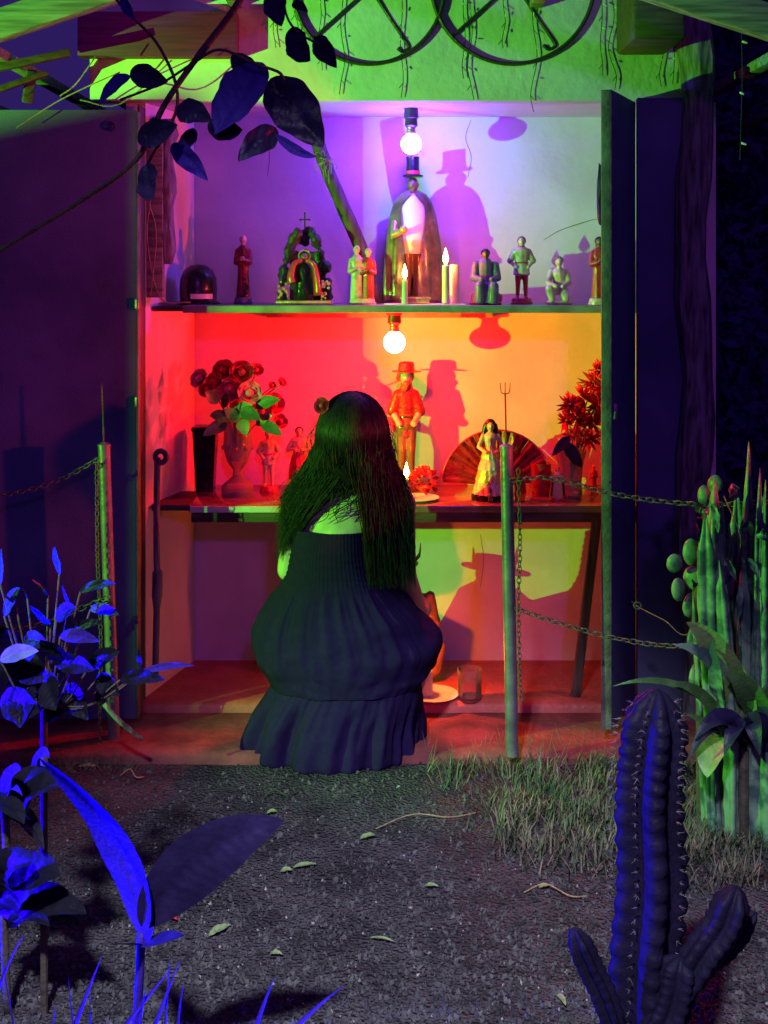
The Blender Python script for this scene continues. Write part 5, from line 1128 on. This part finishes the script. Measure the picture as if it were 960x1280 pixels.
# snake plant clump at the right
YN = 3.0; kn = YN / F
t = thing('succulent', 'clump of tall upright three edged green succulent stems at the right edge', 'plant', (X(935, YN), YN, 0))
rd = random.Random(14)
for i, (bx_, tx, ty, wd, tip) in enumerate(((905, 893, 596, 15, .25), (932, 936, 552, 21, .9), (954, 957, 600, 18, .4), (986, 978, 560, 20, .5), (918, 912, 655, 13, .3), (890, 882, 640, 12, .1), (940, 921, 612, 15, .2), (968, 946, 648, 17, .3), (900, 872, 696, 11, .1), (1005, 1000, 600, 20, .4), (925, 930, 700, 13, .2), (912, 903, 625, 9, .2), (945, 966, 650, 17, .3), (915, 898, 690, 10, .1), (960, 940, 720, 13, .2), (885, 866, 735, 9, .1), (935, 950, 585, 12, .3))):
    Yk = YN + .07 * math.sin(i * 2.3); b0 = V((X(bx_, Yk), Yk, 0)); t0 = P(tx, ty, Yk)
    md = b0.lerp(t0, .5) + V((rd.uniform(-.015, .015), rd.uniform(-.02, .02), 0))
    sp = spline([b0, md, t0], 16); n = len(sp)
    rad = [wd * kn * (.75 + .35 * math.sin(2.6 * j / n + i)) * min(1, ((n - 1 - j) / (n * (.10 + .35 * tip)) + .06)) for j in range(n)]
    MB().tube(sp, rad, 24, shape=lambda a_, q, f=rd.uniform(0, 2.1), g=rd.uniform(60, 90): (.42 + .58 * abs(math.cos(1.5 * (a_ + f))) ** 1.6) * (1 + .10 * math.sin(g * q) * abs(math.cos(1.5 * (a_ + f))) ** 4)).build('column', M['snake'], t, ang=180)
for i in range(26):      # torn leaves and dry bits hanging between the stems
    px, py = rd.uniform(866, 958), rd.uniform(600, 880); q = P(px, py, YN - .07 + rd.uniform(-.03, .05))
    MB().leaf(q, q + V((rd.uniform(-.03, .03), -.01, rd.uniform(-.09, .05))), rd.uniform(.012, .034), (rd.uniform(-.9, .4), -.8, .2), (0, -.008, .004), .3, 8, wav=.25, seed=i).build('leaf', M['snake'] if i % 3 else M['leafdark'], t, ang=180)
t = thing('dracaena', 'arching strap leaved plant at the foot of the succulent clump', 'plant', (X(935, 2.9), 2.9, 0))
for i, (b0, md, t0, wd, m_) in enumerate((((938, 905), (905, 800), (858, 778), 40, 'leafpale'), ((920, 890), (905, 810), (842, 806), 22, 'snake'), ((915, 905), (850, 830), (766, 858), 10, 'leaf'), ((915, 920), (880, 850), (835, 855), 16, 'leaf'), ((920, 925), (890, 905), (858, 892), 13, 'leaf'), ((900, 900), (895, 840), (890, 800), 20, 'snake'), ((955, 910), (940, 850), (905, 840), 36, 'leaf'), ((945, 920), (975, 850), (1000, 840), 30, 'leaf'), ((905, 912), (885, 940), (884, 972), 34, 'leafpale'), ((930, 925), (905, 870), (868, 925), 26, 'leafdark'), ((940, 930), (960, 860), (985, 915), 30, 'leafdark'), ((925, 930), (925, 880), (905, 945), 26, 'leafdark'), ((945, 930), (935, 870), (950, 945), 28, 'leafdark'), ((950, 935), (985, 890), (1000, 950), 28, 'leafdark'), ((915, 930), (890, 880), (862, 948), 20, 'leafdark'))):  # dark blades added over the clump's base to keep it dark
    MB().leaf(P(*b0, 2.92), P(*t0, 2.82), wd * kn, (-.55, -.75, .5), mid=P(*md, 2.84), fold=.25, n=16, prof='blade' if i != 8 else 'leaf', wav=.04, seed=i).build('leaf', M[m_], t, ang=180)
MB().tube([V((X(930, 2.93), 2.93, 0)), P(930, 900, 2.93)], .012, 8).build('stem', M['stem'], t)
t = thing('prickly_pear', 'prickly pear with small round green pads left of the succulent clump', 'cactus', (X(870, 3.05), 3.05, 0))
for i, (px, py, wr, hr_, ro) in enumerate(((843, 704, 10, 12, .2), (848, 737, 10, 15, -.1), (864, 756, 13, 16, .3), (864, 690, 11, 17, 0), (866, 722, 12, 15, .1), (894, 605, 10, 12, .3), (880, 620, 8, 14, 0), (870, 800, 13, 20, 0), (872, 850, 14, 24, 0))):
    c = P(px, py, 3.05 + .02 * (i % 3)); e = Euler((0, ro, .5 * math.sin(i))).to_matrix(); b_ = MB().ball((0, 0, 0), 1, 14, (wr * 3.05 / F, .012, hr_ * 3.05 / F))
    b_.v = [e @ v + c for v in b_.v]; b_.build('pad', M['snake'], t, ang=180)
MB().tube([V((X(874, 3.06), 3.06, 0)), P(874, 880, 3.07), P(868, 780, 3.07), P(880, 640, 3.07)], .008, 8).build('stem', M['stem'], t)
t = thing('wire_fence_strand', 'loose bent wire tied at the right door and reaching the succulent clump', 'wire', P(795, 755, 3.3))
MB().tube(spline([P(790, 752, 3.3), P(797, 758, 3.3), P(830, 775, 3.2), P(865, 790, 3.1), P(925, 690, 2.95), P(905, 620, 2.95)], 6), .0016, 6).build('strand', M['chain'], t, ang=180)
MB().torus(P(797, 757, 3.3), .010, .0018, (.3, 1, .2), n=14).build('knot', M['chain'], t)

# dark hedge behind on the right
hd = MB(); rd = random.Random(8)
for j in range(26):
    hd.ball((1.1 + (j % 9) * .34 + rd.uniform(-.05, .05), 5.0 + rd.uniform(-.1, .1), .5 + (j // 9) * 1.0), .75, 9, (.8, .4, 1.0), lump=.3, seed=j)
for i in range(14000):
    x = rd.uniform(.98, 3.6); z = rd.uniform(0, 3.2); y = 4.3 + .25 * noise.noise(V((x * 2, z * 2, 0))) + rd.random() * .5 + (x - 1) * -.1
    c = V((x, y, z)); d = V((rd.gauss(0, 1), rd.gauss(0, 1), rd.gauss(0, 1))).normalized(); L_ = rd.uniform(.03, .085); s_ = d.orthogonal().normalized() * L_ * .3
    hd.add([c, c + d * L_ * .5 + s_, c + d * L_, c + d * L_ * .5 - s_], [(0, 1, 2, 3)])
o = hd.build('hedge', M['hedge'], kind='stuff', ang=180); o['label'] = 'dark hedge foliage behind the log post'

# the green floodlight's own housing plus a plate added to keep its beam off the left door, standing left of the path (out of the picture)
fdir = (V((0.0, 3.58, 1.37)) - V((-3.0, 1.85, 1.12))).normalized()
t = thing('floodlight', 'small black garden floodlight on a stake with an added plate shading the left door', 'lamp', (-3.0, 1.85, 0))
az = R(37.3); d = V((math.cos(az), math.sin(az), 0)); nrm = V((-math.sin(az), math.cos(az), 0)); c = V((-3.0, 1.85, 1.12))
MB().add([c + d * .26 + nrm * o_ + d * t_ + V((0, 0, z)) for o_ in (0, .16) for t_ in (0, .003) for z in (-.22, .0710)], [(0, 1, 3, 2), (4, 6, 7, 5), (0, 4, 5, 1), (2, 3, 7, 6), (0, 2, 6, 4), (1, 5, 7, 3)]).build('shade_plate', M['iron'], t)
bk = c - fdir * .05
MB().beam(bk - fdir * .03, bk + fdir * .015, .2, .15, bev=.006).build('housing', M['iron'], t)
MB().tube([V((bk.x, bk.y, 0)), bk - V((0, 0, .07))], .012, 10).build('stake', M['iron'], t)
MB().tube([bk + nrm * .09 + V((0, 0, -.03)), c + d * .25 + nrm * .12 + V((0, 0, -.03))], .005, 6).build('plate_arm', M['iron'], t)
